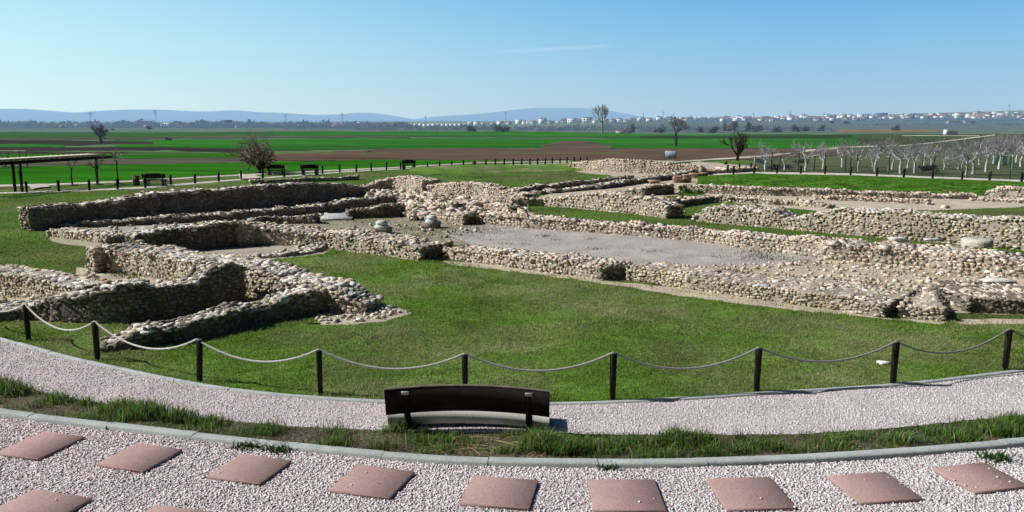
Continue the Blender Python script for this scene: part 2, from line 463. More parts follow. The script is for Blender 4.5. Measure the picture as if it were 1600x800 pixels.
WALL_FOOT = []
def wall(name, label, st, w_, pal='tan', cope='cope', back=1.0, skip=.22, cat='ruined wall', group=None, hn=.035, mort=(.45, .395, .325), endpal=None, ssz=1.0, topdz=0.0):
    st = np.asarray(st, float)
    Wd = ground(st[:, 0], st[:, 2])
    hh = H + ray(st[:, 0], st[:, 1])[1] * Wd[:, 1] - Wd[:, 2]
    hh = np.maximum(hh, .10)
    P = Wd[:, :2]
    seg = np.hypot(*(np.diff(P, axis=0)).T); S = np.concatenate([[0], np.cumsum(seg)])
    L = S[-1]; n = max(6, int(L / .14))
    s = np.linspace(0, L, n)
    fx = np.interp(s, S, P[:, 0]); fy = np.interp(s, S, P[:, 1])
    if pal == 'dark' and mort[0] > .4: mort = (.24, .20, .16)  # mortar darkened too, so the painted shade covers the whole face
    sd = abs(hash_name(name + label)) % 9999
    h = np.interp(s, S, hh) + vnoise1(n, 5, hn, sd) + vnoise1(n, 2, hn * .5, sd + 1)
    h = np.maximum(h, .1)
    wv = np.interp(s, S, np.broadcast_to(np.asarray(w_, float), (len(S),)) if np.ndim(w_) else np.full(len(S), w_))
    wv = wv + vnoise1(n, 6, .04, sd + 2)
    bk = np.interp(s, S, np.asarray(back, float) if np.ndim(back) else np.full(len(S), back))
    # smoothed tangent
    k = max(1, min(n // 3, 8))
    pad = lambda a: np.concatenate([np.full(k, a[0]) - (a[1] - a[0]) * np.arange(k, 0, -1), a, np.full(k, a[-1]) + (a[-1] - a[-2]) * np.arange(1, k + 1)])
    ax_, ay_ = pad(fx), pad(fy)
    tx = ax_[2 * k:] - ax_[:-2 * k]; ty = ay_[2 * k:] - ay_[:-2 * k]
    tl = np.hypot(tx, ty) + 1e-9; tx, ty = tx / tl, ty / tl
    nx, ny = -ty, tx
    gz = elev(fx, fy)
    dist = fy.mean()
    lod = 2 if dist < 23 else 1
    zz = (.54 + .08 * (dist > 26) + .16 * (dist > 40) + .25 * (dist > 60)) * ssz
    loc = np.array([(fx + nx * wv / 2).mean(), (fy + ny * wv / 2).mean(), 0.0])
    root = thing(name, label, cat, loc, group=group)
    fac = MB(); cop = MB()
    # mortar core
    kc = int(np.clip(round(wv.mean() / .24), 3, 14))
    us = np.concatenate([[0], np.linspace(0, 1, kc + 1), [1]]); nc = len(us)
    V = np.zeros((n, nc, 3))
    for q, u in enumerate(us):
        uu = u * wv + (.013 if u == 0 else 0) - (.013 if u == 1 else 0) + rng.normal(0, .010, n)
        hz = h * (1 - u) + h * bk * u
        V[:, q, 0] = fx + nx * uu; V[:, q, 1] = fy + ny * uu
        V[:, q, 2] = gz + (hz - .045 + rng.normal(0, .03, n) if 0 < q < nc - 1 else -.1)
    V = V.reshape(-1, 3)
    i, j = np.meshgrid(np.arange(n - 1), np.arange(nc - 1), indexing='ij')
    a = (i * nc + j).ravel()
    shd = np.where((np.arange(nc) <= 1) | (np.arange(nc) >= nc - 2), .86, 1.0)
    fac.add(V, np.stack([a, a + nc, a + nc + 1, a + 1], 1), np.array(mort) * rng.uniform(.75, 1.1, (n * nc, 1)) * np.tile(shd, n)[:, None])
    for e, sg in ((0, 1), (n - 1, -1)):
        r = V[e * nc:e * nc + nc]
        fac.add(np.vstack([r, (r[:1] + r[-1:]) / 2]), [((q, q + 1, nc) if sg > 0 else (q + 1, q, nc)) for q in range(nc - 1)], np.array(mort) * (.45 if endpal == 'dark' else .8))  # dark ends: shade of the notches painted into the mortar
    # facing courses on both sides
    for side in (0, 1):
        z0 = -.03
        hm = (h if side == 0 else h * bk).max()
        while z0 < hm:
            ch = rng.uniform(.10, .19) * zz
            wk = walk(L, .13 * zz, .34 * zz)
            if len(wk):
                sp, ln = wk[:, 0], wk[:, 1]
                hs = np.interp(sp, s, h if side == 0 else h * bk)
                kp = (z0 + ch * .45 < hs) & (rng.random(len(sp)) > .03)
                sp, ln = sp[kp], ln[kp]
                if len(sp):
                    dd_ = .108 * zz
                    u = (dd_ + rng.normal(0, .011, len(sp))) if side == 0 else np.interp(sp, s, wv) - dd_ + rng.normal(0, .011, len(sp))
                    X = np.interp(sp, s, fx) + np.interp(sp, s, nx) * u
                    Y = np.interp(sp, s, fy) + np.interp(sp, s, ny) * u
                    Z = np.interp(sp, s, gz) + z0 + ch / 2 + rng.normal(0, .012, len(sp))
                    rz = np.arctan2(np.interp(sp, s, ty), np.interp(sp, s, tx)) + rng.normal(0, .07, len(sp))
                    add_stones(fac, np.stack([X, Y, Z], 1), np.stack([ln * 1.0, np.full(len(sp), .24 * zz), ch * rng.uniform(.88, 1.04, len(sp))], 1), rz, pick(pal, len(sp)), lod, .05)
            z0 += ch * .97
    # ends
    for e in (0, n - 1):
        z0 = -.03; we = wv[e]
        while z0 < max(h[e], h[e] * bk[e]):
            ch = rng.uniform(.10, .19) * zz
            wk = walk(we, .13 * zz, .3 * zz)
            if len(wk):
                up, ln = wk[:, 0], wk[:, 1]
                he = h[e] * (1 - up / we) + h[e] * bk[e] * up / we
                kp = z0 + ch * .45 < he
                up, ln = up[kp], ln[kp]
                if len(up):
                    off = (.02 if e == 0 else -.02) + rng.normal(0, .03, len(up))
                    X = fx[e] + nx[e] * up + tx[e] * off; Y = fy[e] + ny[e] * up + ty[e] * off
                    Z = gz[e] + z0 + ch / 2 + 0 * X
                    rz = np.full(len(up), math.atan2(ny[e], nx[e])) + rng.normal(0, .12, len(up))
                    add_stones(fac, np.stack([X, Y, Z], 1), np.stack([ln * 1.06, np.full(len(up), .24 * zz), ch * 1.0 + 0 * X], 1), rz, pick(endpal if (endpal and e) else pal, len(up)), lod, .08)  # far end takes the shade-toned stones where endpal is set
            z0 += ch * .97
    # coping stones over the top
    row = .21 * zz
    nr = max(1, int(round(wv.mean() / row)))
    for q in range(nr):
        wk = walk(L, .14 * zz, .34 * zz)
        if not len(wk): continue
        sp, ln = wk[:, 0], wk[:, 1]
        kp = rng.random(len(sp)) > skip
        sp, ln = sp[kp], ln[kp]
        if not len(sp): continue
        ww = np.interp(sp, s, wv)
        uf = np.clip((q + .5) / nr + rng.normal(0, .12 / nr, len(sp)), .04, .96)
        u = uf * ww
        X = np.interp(sp, s, fx) + np.interp(sp, s, nx) * u
        Y = np.interp(sp, s, fy) + np.interp(sp, s, ny) * u
        hs = np.interp(sp, s, h); bs_ = np.interp(sp, s, bk)
        big = rng.random(len(sp)) < .07
        Z = np.interp(sp, s, gz) + hs * (1 - uf) + hs * bs_ * uf - .052 + rng.normal(0, .013, len(sp)) + topdz
        rz = np.arctan2(np.interp(sp, s, ty), np.interp(sp, s, tx)) + rng.normal(0, .45, len(sp))
        szz = np.stack([ln * rng.uniform(.8, 1.1, len(sp)), row * rng.uniform(.95, 1.45, len(sp)), .125 * zz * rng.uniform(.7, 1.4, len(sp))], 1)
        szz[big] *= 1.5; szz[:, :2] *= 1.18; szz[:, 2] *= .9
        add_stones(cop, np.stack([X, Y, Z], 1), szz, rz, pick(cope, len(sp)), lod, .11)
    fac.build('facing', M_STONE, root, loc)
    if cop.n: cop.build('coping', M_STONE, root, loc)
    WALL_FOOT.append(np.vstack([np.stack([fx - nx * .1, fy - ny * .1], 1), np.stack([fx + nx * (wv + .1), fy + ny * (wv + .1)], 1)[::-1]]))
    return root

def hash_name(s):
    v = 0
    for ch in s: v = (v * 131 + ord(ch)) % 1000003
    return v

# ================================================================== GROUND
def axis(lim, n, k):
    t = np.linspace(-1, 1, n); return np.sinh(t * k) / np.sinh(k) * lim
gx = axis(14000, 221, 7.5)
gyp = np.sinh(np.linspace(0, 1, 220) * 7.5) / np.sinh(7.5) * 14000
gy = np.concatenate([-np.array([6000, 1500, 400, 100, 30, 8.0]), gyp])
GX, GY = np.meshgrid(gx, gy)
V = np.stack([GX.ravel(), GY.ravel(), elev(GX.ravel(), GY.ravel())], 1)
nx_ = len(gx); i, j = np.meshgrid(np.arange(len(gy) - 1), np.arange(nx_ - 1), indexing='ij'); a = (i * nx_ + j).ravel()
mb = MB(); mb.add(V, np.stack([a, a + 1, a + nx_ + 1, a + nx_], 1), (.1, .15, .05))
tag(mb.build('ground', M_GROUND, smooth=True), kind='structure')

# far fields
G1 = (.030, .155, .010); G2 = (.034, .112, .018); G3 = (.050, .110, .030); BR = (.125, .085, .062); DK = (.040, .034, .026); FA = (.115, .105, .078); OL = (.075, .095, .045); PALE = (.13, .15, .085)
strip('meadow', [(-60, 201), (1660, 197)], [(-60, 207), (1660, 207)], M_FARFIELD, (.10, .13, .065), .25)
strip('crop_field', [(-60, 209), (500, 206), (1000, 210.5), (1350, 210)], [(-60, 221), (500, 214), (1000, 216), (1350, 219)], M_FIELD, G2, .30)
strip('fallow_field', [(-60, 216), (380, 213), (640, 213)], [(-60, 221), (380, 216), (640, 216)], M_FIELD, (.085, .10, .05), .35)
strip('crop_field', [(180, 219.5), (500, 217), (800, 217), (1340, 218)], [(180, 232), (430, 236), (620, 233), (800, 232), (1340, 233)], M_FIELD, G1, .35)
strip('crop_field', [(430, 206), (800, 206), (1000, 210), (1150, 211)], [(430, 213), (800, 214), (1000, 213.5), (1150, 215)], M_FIELD, G1, .38)
strip('fallow_field', [(-60, 219), (90, 220), (240, 222)], [(-60, 226), (90, 227), (240, 226)], M_FIELD, DK, .40)
strip('crop_field', [(-60, 226), (100, 226.5)], [(-60, 231), (100, 230)], M_FIELD, G1, .40)
strip('ploughed_field', [(-60, 231.5), (100, 231), (240, 230), (380, 234)], [(-60, 237), (100, 236), (240, 235), (380, 238.5)], M_FIELD, DK, .42)
strip('meadow', [(-60, 237), (380, 239)], [(-60, 242), (380, 242)], M_FIELD, OL, .40)
strip('ploughed_field', [(-60, 239.5), (200, 239)], [(-60, 241.5), (200, 240.5)], M_FIELD, DK, .45)
strip('crop_field', [(-60, 242), (200, 240), (385, 239)], [(-60, 250), (200, 248), (385, 247)], M_FIELD, G1, .42)
strip('fallow_field', [(-60, 253), (170, 250), (385, 245), (430, 243)], [(-60, 263), (170, 258), (385, 254), (470, 252)], M_FIELD, FA, .25)
strip('ploughed_field', [(420, 242), (520, 238), (620, 233), (1000, 233), (1150, 233), (1330, 233)], [(420, 252), (620, 250), (760, 251), (1000, 251), (1150, 250), (1330, 242)], M_FIELD, BR, .30)
strip('crop_field', [(-60, 263), (170, 258), (385, 254), (600, 249.5), (740, 249)], [(-60, 292), (100, 287), (370, 273), (500, 267), (640, 260.5), (740, 254)], M_FIELD, G1, .05, 8)
strip('soil_heap', [(845, 232), (868, 222), (900, 220.5), (925, 222), (955, 232)], [(845, 234), (955, 234)], M_FIELD, (.12, .09, .062), .5, bump=1.0)
strip('crop_field', [(1000, 213), (1330, 212)], [(1000, 217), (1330, 216)], M_FIELD, (.03, .06, .018), .45)
strip('meadow', [(1340, 210), (1660, 210)], [(1340, 232), (1660, 230)], M_FIELD, (.058, .085, .03), .40)
strip('meadow', [(1180, 240), (1400, 234), (1660, 230)], [(1180, 268), (1400, 274), (1660, 282)], M_FIELD, (.095, .115, .058), .05, 8)
strip('meadow', [(1310, 203.5), (1400, 203), (1470, 204)], [(1310, 208), (1400, 208.5), (1470, 207)], M_FIELD, (.22, .17, .10), .45)
strip('hillside', [(940, 190), (1200, 187), (1660, 182)], [(940, 205), (1200, 203), (1660, 204)], M_FARFIELD, (.085, .10, .065), .35)
TRK = (.50, .47, .38)
strip('dirt_road', [(1040, 254), (1120, 248.5), (1200, 243), (1260, 235), (1320, 230), (1400, 228)], [(1040, 256), (1120, 250.5), (1200, 245.5), (1260, 238), (1320, 232), (1400, 229)], M_FIELD, TRK, .48, 3, jit=.1)
strip('dirt_road', [(1405, 228), (1450, 224), (1500, 218), (1555, 211)], [(1405, 229.2), (1450, 225.6), (1500, 219.6), (1555, 212.2)], M_FIELD, TRK, .5, 3, jit=.15)
strip('dirt_road', [(1410, 212.5), (1530, 212.5)], [(1410, 213.3), (1530, 213.5)], M_FIELD, TRK, .5, 3, jit=.1)

# hills on the horizon
def ridge(name, prof, Y0, Y1, Y2, colr_m):
    prof = np.asarray(prof, float)
    xs = np.arange(prof[0, 0], prof[-1, 0], 6.0)
    yy = np.interp(xs, prof[:, 0], prof[:, 1])
    yy = np.convolve(np.pad(yy, 3, 'edge'), np.ones(7) / 7, 'valid')
    rows = []
    rr = np.random.default_rng(3)
    for t in np.linspace(0, 1, 7):
        Yt = Y0 + (Y1 - Y0) * t
        top = H + ray(xs, yy)[1] * Y1
        z = -12 + (top + 12) * (t ** .8) * (1 + (.12 * vnoise1(len(xs), 8, 1, int(t * 100)) if t < 1 else 0))
        rows.append(np.stack([ray(xs, yy)[0] * Y1, np.full(len(xs), Yt), z], 1))
    rows.append(np.stack([ray(xs, yy)[0] * Y1, np.full(len(xs), Y2), np.full(len(xs), -15.)], 1))
    V = np.concatenate(rows); n = len(xs)
    i, j = np.meshgrid(np.arange(len(rows) - 1), np.arange(n - 1), indexing='ij'); a = (i * n + j).ravel()
    mb = MB(); mb.add(V, np.stack([a, a + 1, a + n + 1, a + n], 1), (.1, .15, .2))
    return tag(mb.build(name, colr_m, smooth=True), kind='structure')
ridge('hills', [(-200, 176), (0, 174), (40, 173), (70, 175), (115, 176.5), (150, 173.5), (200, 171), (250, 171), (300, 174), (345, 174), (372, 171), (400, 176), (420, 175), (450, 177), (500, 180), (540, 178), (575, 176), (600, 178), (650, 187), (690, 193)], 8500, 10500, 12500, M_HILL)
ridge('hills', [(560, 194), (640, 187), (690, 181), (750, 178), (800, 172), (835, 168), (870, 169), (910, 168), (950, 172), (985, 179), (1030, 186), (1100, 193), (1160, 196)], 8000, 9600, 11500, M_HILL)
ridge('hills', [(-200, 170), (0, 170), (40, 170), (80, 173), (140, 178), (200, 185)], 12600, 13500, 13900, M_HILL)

# lawn, strips, floors inside the excavation
KERB = [(-120, 488), (-60, 509), (0, 527), (60, 545), (150, 568), (310, 601), (400, 614), (500, 622), (600, 628), (727, 631), (865, 631), (957, 628), (1100, 621), (1182, 615), (1300, 608), (1400, 602), (1570, 582), (1660, 571), (1760, 556)]
LAWN = [(-60, 500), (20, 488), (170, 505), (300, 545), (420, 513), (520, 497), (600, 500), (560, 470), (430, 405), (515, 388), (650, 408), (700, 412), (945, 441), (1060, 455), (1380, 502), (1500, 506), (1640, 502), (1760, 505)] + KERB[::-1][:-1]
o, lawn_poly = sheet('lawn', LAWN, M_LAWN, (.1, .15, .05), .004, jit=.4)
SANDC = (.50, .43, .33); PINKC = (.47, .38, .30); GREYG = (.37, .34, .30)
sand_polys = []
def sand(name, poly, colr, z=.008, jit=1.5):
    o, w2 = sheet(name, poly, M_SAND, colr, z, jit=jit); sand_polys.append(w2); return o
sand('sandy_ground', [(690, 408), (760, 412), (945, 439), (1060, 450), (1300, 485), (1390, 497), (1480, 503), (1470, 508), (1300, 491), (1180, 478), (1050, 461), (900, 437), (760, 420), (700, 414)], SANDC)
sand('sandy_ground', [(1480, 500), (1680, 498), (1680, 506), (1500, 508)], SANDC)
sand('rubble_ground', [(490, 494), (555, 480), (610, 477), (646, 490), (600, 503), (540, 508), (500, 508)], (.46, .40, .32))
sand('sandy_ground', [(120, 418), (200, 424), (290, 436), (330, 452), (250, 466), (170, 468), (60, 470), (-60, 470), (-60, 455), (120, 448)], SANDC)
sand('sandy_ground', [(190, 376), (370, 380), (470, 370), (520, 388), (505, 398), (400, 408), (330, 404)], (.42, .38, .31))
sand('sandy_ground', [(120, 352), (610, 312), (640, 318), (632, 338), (560, 342), (380, 350), (230, 372), (150, 376)], (.42, .40, .36))
sand('sandy_ground', [(75, 370), (165, 378), (150, 388), (110, 383), (80, 377)], (.40, .36, .27), jit=3)
sand('rubble_ground', [(560, 300), (665, 298), (700, 310), (800, 320), (835, 333), (820, 345), (640, 345), (625, 320), (580, 312)], PINKC)
sand('earthen_floor', [(380, 350), (500, 344), (640, 340), (760, 350), (830, 357), (745, 380), (690, 386), (600, 374), (500, 360), (420, 356)], (.30, .27, .20))
sand('gravel_floor', [(690, 362), (760, 352), (830, 355), (1000, 369), (1150, 384), (1290, 402), (1250, 412), (1110, 418), (1000, 420), (950, 416), (850, 402), (735, 384)], (.42, .38, .355), .014)
sand('sandy_ground', [(1060, 415), (1290, 402), (1500, 424), (1700, 445), (1700, 495), (1500, 490), (1300, 460)], (.50, .42, .32), .011)
sand('sandy_ground', [(830, 310), (900, 293), (1000, 280), (1085, 270), (1110, 280), (1060, 296), (970, 308), (900, 312)], SANDC)
sand('sandy_ground', [(1085, 300), (1230, 306), (1400, 303), (1530, 306), (1640, 312), (1640, 322), (1480, 328), (1300, 332), (1240, 326), (1150, 318)], (.52, .46, .37))
sand('sandy_ground', [(880, 256), (960, 250), (1090, 252), (1200, 262), (1150, 276), (1080, 276), (980, 278), (900, 268)], (.47, .41, .33))
sand('sandy_ground', [(960, 299), (1060, 296), (1060, 306), (1000, 309)], SANDC)
strip('grass_bank', [(1090, 276), (1130, 274), (1180, 271), (1400, 277), (1690, 287)], [(1090, 290), (1300, 297), (1530, 304), (1690, 309)], M_BANK, G1, .03, 8, bump=.35)
o = strip('grass_bank', [(640, 266), (740, 262), (920, 256)], [(640, 274), (740, 272), (920, 266)], M_LAWN, G1, .03, 8, bump=.5)

# far footpaths with kerbs
strip('gravel_path', [(-60, 290), (80, 287.5), (200, 282.5), (370, 273), (500, 266.8), (640, 260.3), (740, 254.2), (890, 251.5)], [(-60, 293.5), (80, 290), (200, 284.5), (370, 275), (500, 268.5), (640, 261.8), (740, 255.5), (890, 252.8)], M_SAND, (.55, .50, .43), .07, 3, jit=.1)
strip('gravel_path', [(-60, 302), (42, 299.5), (140, 296.5), (227, 292), (305, 285.5), (377, 279.5), (444, 275), (531, 268.6), (604, 264.3), (706, 261.5), (802, 257.5), (917, 253)], [(-60, 304.5), (42, 302), (140, 298.8), (227, 294.5), (305, 288), (377, 281.8), (444, 277), (531, 270.2), (604, 265.8), (706, 262.6), (802, 258.5), (917, 254)], M_SAND, (.55, .52, .46), .02, 3, jit=.1)
strip('gravel_path', [(1120, 271.5), (1187, 269), (1329, 271.2), (1457, 276.3), (1596, 281.5), (1690, 285)], [(1120, 275), (1187, 272), (1329, 274.3), (1457, 279.5), (1596, 285), (1690, 288.5)], M_SAND, (.60, .57, .50), .06, 3, jit=.1)
sand('gravel_path', [(44, 291), (72, 289), (78, 294), (50, 298)], (.55, .48, .45), .1)
sand('gravel_path', [(372, 273), (395, 274), (410, 279), (376, 281)], (.55, .50, .43), .1)

# ================================================================== FOREGROUND: path, verge, kerb, terrace
VERGE_TOP = [(-140, 560), (-60, 578), (0, 594), (80, 617), (200, 638), (300, 652), (450, 667), (595, 673), (730, 677), (865, 678), (1000, 680), (1150, 680), (1250, 679), (1400, 669), (1600, 649), (1760, 632)]
KB = [(-140, 617), (0, 645), (250, 675), (500, 702), (640, 715), (750, 721), (850, 723), (950, 724), (1100, 722), (1300, 714), (1450, 703), (1600, 690), (1760, 675)]   # back edge of the concrete kerb
o, path_poly = sheet('gravel_path', KERB + VERGE_TOP[::-1], M_GRAVEL, (.5, .4, .4), .004, jit=.2)
o, verge_poly = sheet('soil_verge', VERGE_TOP + KB[::-1], M_SOIL, (.1, .1, .1), .009, jit=1.5)
TERR = KB + [(1900, 760), (2000, 900), (1500, 1200), (800, 1250), (0, 1200), (-500, 900), (-300, 740)]
o, terr_poly = sheet('gravel_terrace', TERR, M_GRAVEL, (.5, .4, .4), .003, jit=.2)

def smooth_line(pts, step=.12):
    W = ground(np.array(pts)[:, 0], np.array(pts)[:, 1])[:, :2]
    S = np.concatenate([[0], np.cumsum(np.hypot(*np.diff(W, axis=0).T))])
    s = np.arange(0, S[-1], step)
    x = np.interp(s, S, W[:, 0]); y = np.interp(s, S, W[:, 1])
    k = 13
    x = np.convolve(np.pad(x, k // 2, 'reflect', reflect_type='odd'), np.ones(k) / k, 'valid'); y = np.convolve(np.pad(y, k // 2, 'reflect', reflect_type='odd'), np.ones(k) / k, 'valid')
    return np.stack([x, y], 1)

def kerb_line(name, pts, wd, hgt, stone_len, labelf):
    P = smooth_line(pts)
    T = np.gradient(P, axis=0); T /= np.linalg.norm(T, axis=1)[:, None]
    Nn = np.stack([T[:, 1], -T[:, 0]], 1)       # toward the viewer
    per = int(stone_len / .12); k = 0
    mb = MB()
    for a in range(0, len(P) - 2, per):
        b = min(a + per, len(P) - 1)
        idx = np.arange(a, b + 1)
        q = P[idx].copy()
        q[0] += T[idx[0]] * .006; q[-1] -= T[idx[-1]] * .006
        off = rng.normal(0, .006); hz = hgt + rng.normal(0, .004)
        prof = [(0, -.06), (0, hz - .012), (.015, hz), (wd - .02, hz), (wd, hz - .02), (wd, -.06)]
        V = np.stack([np.column_stack([q + Nn[idx] * (u + off), np.full(len(idx), z)]) for u, z in prof], 1).reshape(-1, 3)
        n = len(idx); i, j = np.meshgrid(np.arange(n - 1), np.arange(5), indexing='ij'); aa = (i * 6 + j).ravel()
        mb.add(V, np.stack([aa + 1, aa + 7, aa + 6, aa], 1), (.4, .4, .4))
        for e in (0, n - 1):
            r = V[e * 6:e * 6 + 6]; mb.add(r, [(0, 1, 2, 3), (0, 3, 4, 5)] if e else [(3, 2, 1, 0), (5, 4, 3, 0)], (.4, .4, .4))
    return tag(mb.build(name, M_CONC, loc=(*P.mean(0), 0)), kind='structure')
kerb_line('concrete_kerb', KB, .17, .07, 1.5, None)
kerb_line('path_kerb', KERB, .10, .035, 1.2, None)

SLABS = [[(68, 673), (134, 682), (58, 717), (-8, 708)], [(215, 692.5), (290, 701), (223, 735), (146, 725)], [(376, 710), (462, 718), (403, 754.5), (320, 744)],
 [(558, 725.5), (652.5, 735.5), (605.5, 777.5), (513, 765)], [(740, 743), (843, 749), (826, 794), (715.5, 786)], [(918, 748), (1022, 749), (1043, 797), (927.5, 797)],
 [(1101, 746.7), (1202.5, 745), (1247.5, 793.6), (1137, 795)], [(1287.6, 741.8), (1386, 737.7), (1443, 779), (1348, 785)], [(1452, 728.7), (1538, 723.8), (1612, 758.5), (1525, 769)],
 [(53, 765), (147, 776.6), (75, 818), (-25, 803)], [(242, 790), (348, 799), (285, 845), (175, 832)], [(455, 808), (570, 816), (520, 868), (398, 856)]]
def patchn(P, sc, seed):
    r = np.random.default_rng(seed); out = np.zeros(len(P))
    for k in range(6):
        a = r.uniform(0, 2 * pi); f = sc * r.uniform(.5, 1.8); ph = r.uniform(0, 6.28)
        out += np.sin((P[:, 0] * cos(a) + P[:, 1] * sin(a)) * f + ph + 1.3 * np.sin(P[:, 1] * f * .7 + k))
    return out / 6
# loose gravel: thousands of pebbles, one object each bed
def pebbles(name, poly, n, lim, smin, smax, z):
    lo, hi = poly.min(0), poly.max(0)
    lo = np.maximum(lo, lim[0]); hi = np.minimum(hi, lim[1])
    P = rng.uniform(lo, hi, (n, 2)); P = P[pip(P, poly)]
    kx = np.abs(P[:, 0]) < P[:, 1] * .68 + .8
    P = P[kx]
    for q in SLABQ: P = P[~pip(P, q) | (rng.random(len(P)) < .002)]
    sz = rng.uniform(smin, smax, len(P))[:, None] * rng.uniform(.7, 1.25, (len(P), 3)); sz[:, 2] *= .55
    C = np.array([(.77, .72, .73), (.72, .62, .63), (.66, .62, .64), (.83, .81, .82), (.68, .57, .58), (.46, .42, .43)])[rng.choice(6, len(P), p=[.34, .2, .14, .18, .1, .04])] * rng.uniform(.85, 1.1, (len(P), 1)) * (1 + .10 * np.clip(patchn(P, .9, 33), -1, 1))[:, None] * (1 + np.clip(P[:, :1] / 30, -.25, .25) * np.array([[-.05, .12, .10]]))
    zb_ = np.full(len(P), z)
    for q in SLABQ: zb_[pip(P, q)] = .046
    mb = MB(); add_stones(mb, np.column_stack([P, zb_ + sz[:, 2] * rng.uniform(.05, .5, len(P))]), sz, rng.uniform(0, pi, len(P)), C, 1, .3)
    return tag(mb.build(name, M_PEBBLE), kind='stuff')
SLABQ = []
for sl in SLABS: SLABQ.append(at_z(np.array(sl)[:, 0], np.array(sl)[:, 1], .045)[:, :2])
pebbles('gravel', terr_poly, 200000, ((-9, 8.0), (9, 13.5)), .013, .030, .002)
pebbles('gravel', path_poly, 210000, ((-13, 10.5), (13, 20)), .012, .025, .001)

# paving slabs
SLAB_L = ['red paving slab at the far left end of the upper row', 'red slab between the far left slab and the slab below two small weeds', 'red slab just below the two small weeds by the kerb', 'scratched red slab with a white pebble on it, left of the bench',
 'red paving slab below and left of the big grass tuft by the bench', 'red slab below the right side of the big grass tuft', 'red slab below the kerb joint, fourth from the right', 'red slab second from the right in the upper row', 'red slab at the right end, below a small weed',
 'red slab in the bottom left corner, partly cut by the picture edge', 'red slab at the bottom edge, only its upper corner showing', 'red slab of the lower row just outside the bottom edge']
for q, (sl, lb) in enumerate(zip(SLABS[:11], SLAB_L)):
    W = at_z(np.array(sl)[:, 0], np.array(sl)[:, 1], .045)
    c = W.mean(0)
    e1 = (W[1] - W[0] + W[2] - W[3])[:2] / 2; e2 = (W[0] - W[3] + W[1] - W[2])[:2] / 2
    rz = math.atan2(e1[1], e1[0])
    e2r = math.atan2(-e2[0], e2[1]); rz = (rz + e2r) / 2
    mb = MB(); mb.box((c[0], c[1], .015), (np.hypot(*e1), np.hypot(*e2), .06), (.4, .25, .22), rz, .008)
    tag(mb.build('paving_slab', M_SLAB, loc=(c[0], c[1], 0)), lb, 'paving slab', 'red paving slabs on the gravel terrace')

# ================================================================== WALLS
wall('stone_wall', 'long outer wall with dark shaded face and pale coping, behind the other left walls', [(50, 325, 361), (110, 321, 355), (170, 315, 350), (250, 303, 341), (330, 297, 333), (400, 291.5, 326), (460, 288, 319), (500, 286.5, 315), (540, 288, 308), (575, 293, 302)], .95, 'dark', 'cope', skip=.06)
wall('stone_wall', 'low dark wall behind the long outer wall, right of the bushy tree', [(392, 281, 287), (480, 279, 284.5), (560, 275.5, 281)], .5, 'grey', 'grey', skip=.2)
wall('stone_wall', 'low second wall running parallel in front of the long outer wall', [(100, 352, 358), (200, 343, 353), (300, 335, 348), (400, 328.5, 343), (500, 320, 335), (600, 307.5, 321), (618, 306, 318)], .75, 'dark', 'cope')
wall('stone_wall', 'terrace wall with dark face at the back of the small left room', [(215, 369, 399), (300, 355, 391), (372, 347, 385)], 1.5, 'dark', 'cope', back=.9, skip=.3)
wall('stone_wall', 'broken dark edge wall left of the white slab', [(384, 347, 357), (412, 339.5, 350), (450, 338, 350), (492, 336, 350)], .8, 'dark', 'cope', back=.8, skip=.3)
wall('stone_wall', 'short dark wall right of the white slab ending near the column bases', [(545, 329, 342), (600, 322, 340), (632, 319, 338)], .6, 'dark', 'cope')
wall('stone_wall', 'short lit wall stub at the left end of the parallel walls', [(75, 358, 371), (120, 362, 376), (168, 367, 381)], .75, 'tan', 'cope')
wall('stone_wall', 'thick diagonal wall with lit face from the doorway pillar to the lawn', [(172, 388, 426), (200, 391, 429), (250, 400, 437), (300, 407, 447), (335, 412, 453), (382, 417, 462), (420, 428, 469), (460, 440, 477), (510, 452, 487), (540, 462, 490), (565, 474, 492)], [1.1, 1.1, 1.1, 1.1, 1.1, 1.1, 1.0, 1.0, 1.0, .9, .8], 'tan', 'cope', skip=.08)
wall('stone_wall', 'tall dark shaded wall behind the rope at left, with ragged pale top', [(-70, 492, 506), (0, 485, 503), (50, 477, 501), (90, 468, 504), (160, 449, 506), (200, 443, 504), (230, 443, 500), (247, 452, 498), (280, 447, 493), (318, 437, 486), (328, 415, 484), (362, 411, 477), (384, 416, 471)], [1.0, 1.0, .9, .8, .75, .7, .65, .6, .6, .6, .7, .8, .8], 'dark', 'cope', mort=(.19, .16, .13))  # mortar toned down further as painted shade on this face
wall('stone_wall', 'low front wall with whitish stones on top, nearest the rope posts at left', [(160, 541, 551), (200, 529, 548), (240, 517, 543), (275, 510, 537), (325, 497, 527), (375, 485, 516), (400, 478, 509), (450, 464, 498), (500, 452, 489), (524, 455, 486)], [.7, .7, .68, .68, .68, .68, .68, .7, .75, .8], 'dark', 'cope', mort=(.22, .19, .15))  # darker mortar adds painted shade to the front face
wall('stone_wall', 'lit wall at the left picture edge running down to the dark wall', [(-90, 413, 440), (-40, 420, 450), (0, 427, 459), (50, 434, 468), (100, 443, 478), (135, 449, 485)], .9, 'tan', 'cope')
wall('stone_wall', 'low curved apse wall with rounded end on the lawn', [(340, 403, 408), (385, 401, 405.5), (440, 397, 402), (480, 393, 398), (503, 387, 393), (513, 381, 386), (503, 376, 380)], [.5, .5, .5, .9, 1.0, .8, .6], 'grey', 'cope', hn=.02)
wall('stone_wall', 'hall front wall, left stretch from the small room to the first notch', [(374, 351, 385), (400, 354, 383), (450, 360, 384), (510, 366, 388), (560, 371, 395), (600, 377, 400), (656, 388, 408.5)], [1.0, 1.0, 1.2, 1.4, 1.5, 1.5, 1.5], 'tan', 'copepink', endpal='dark', skip=.15)
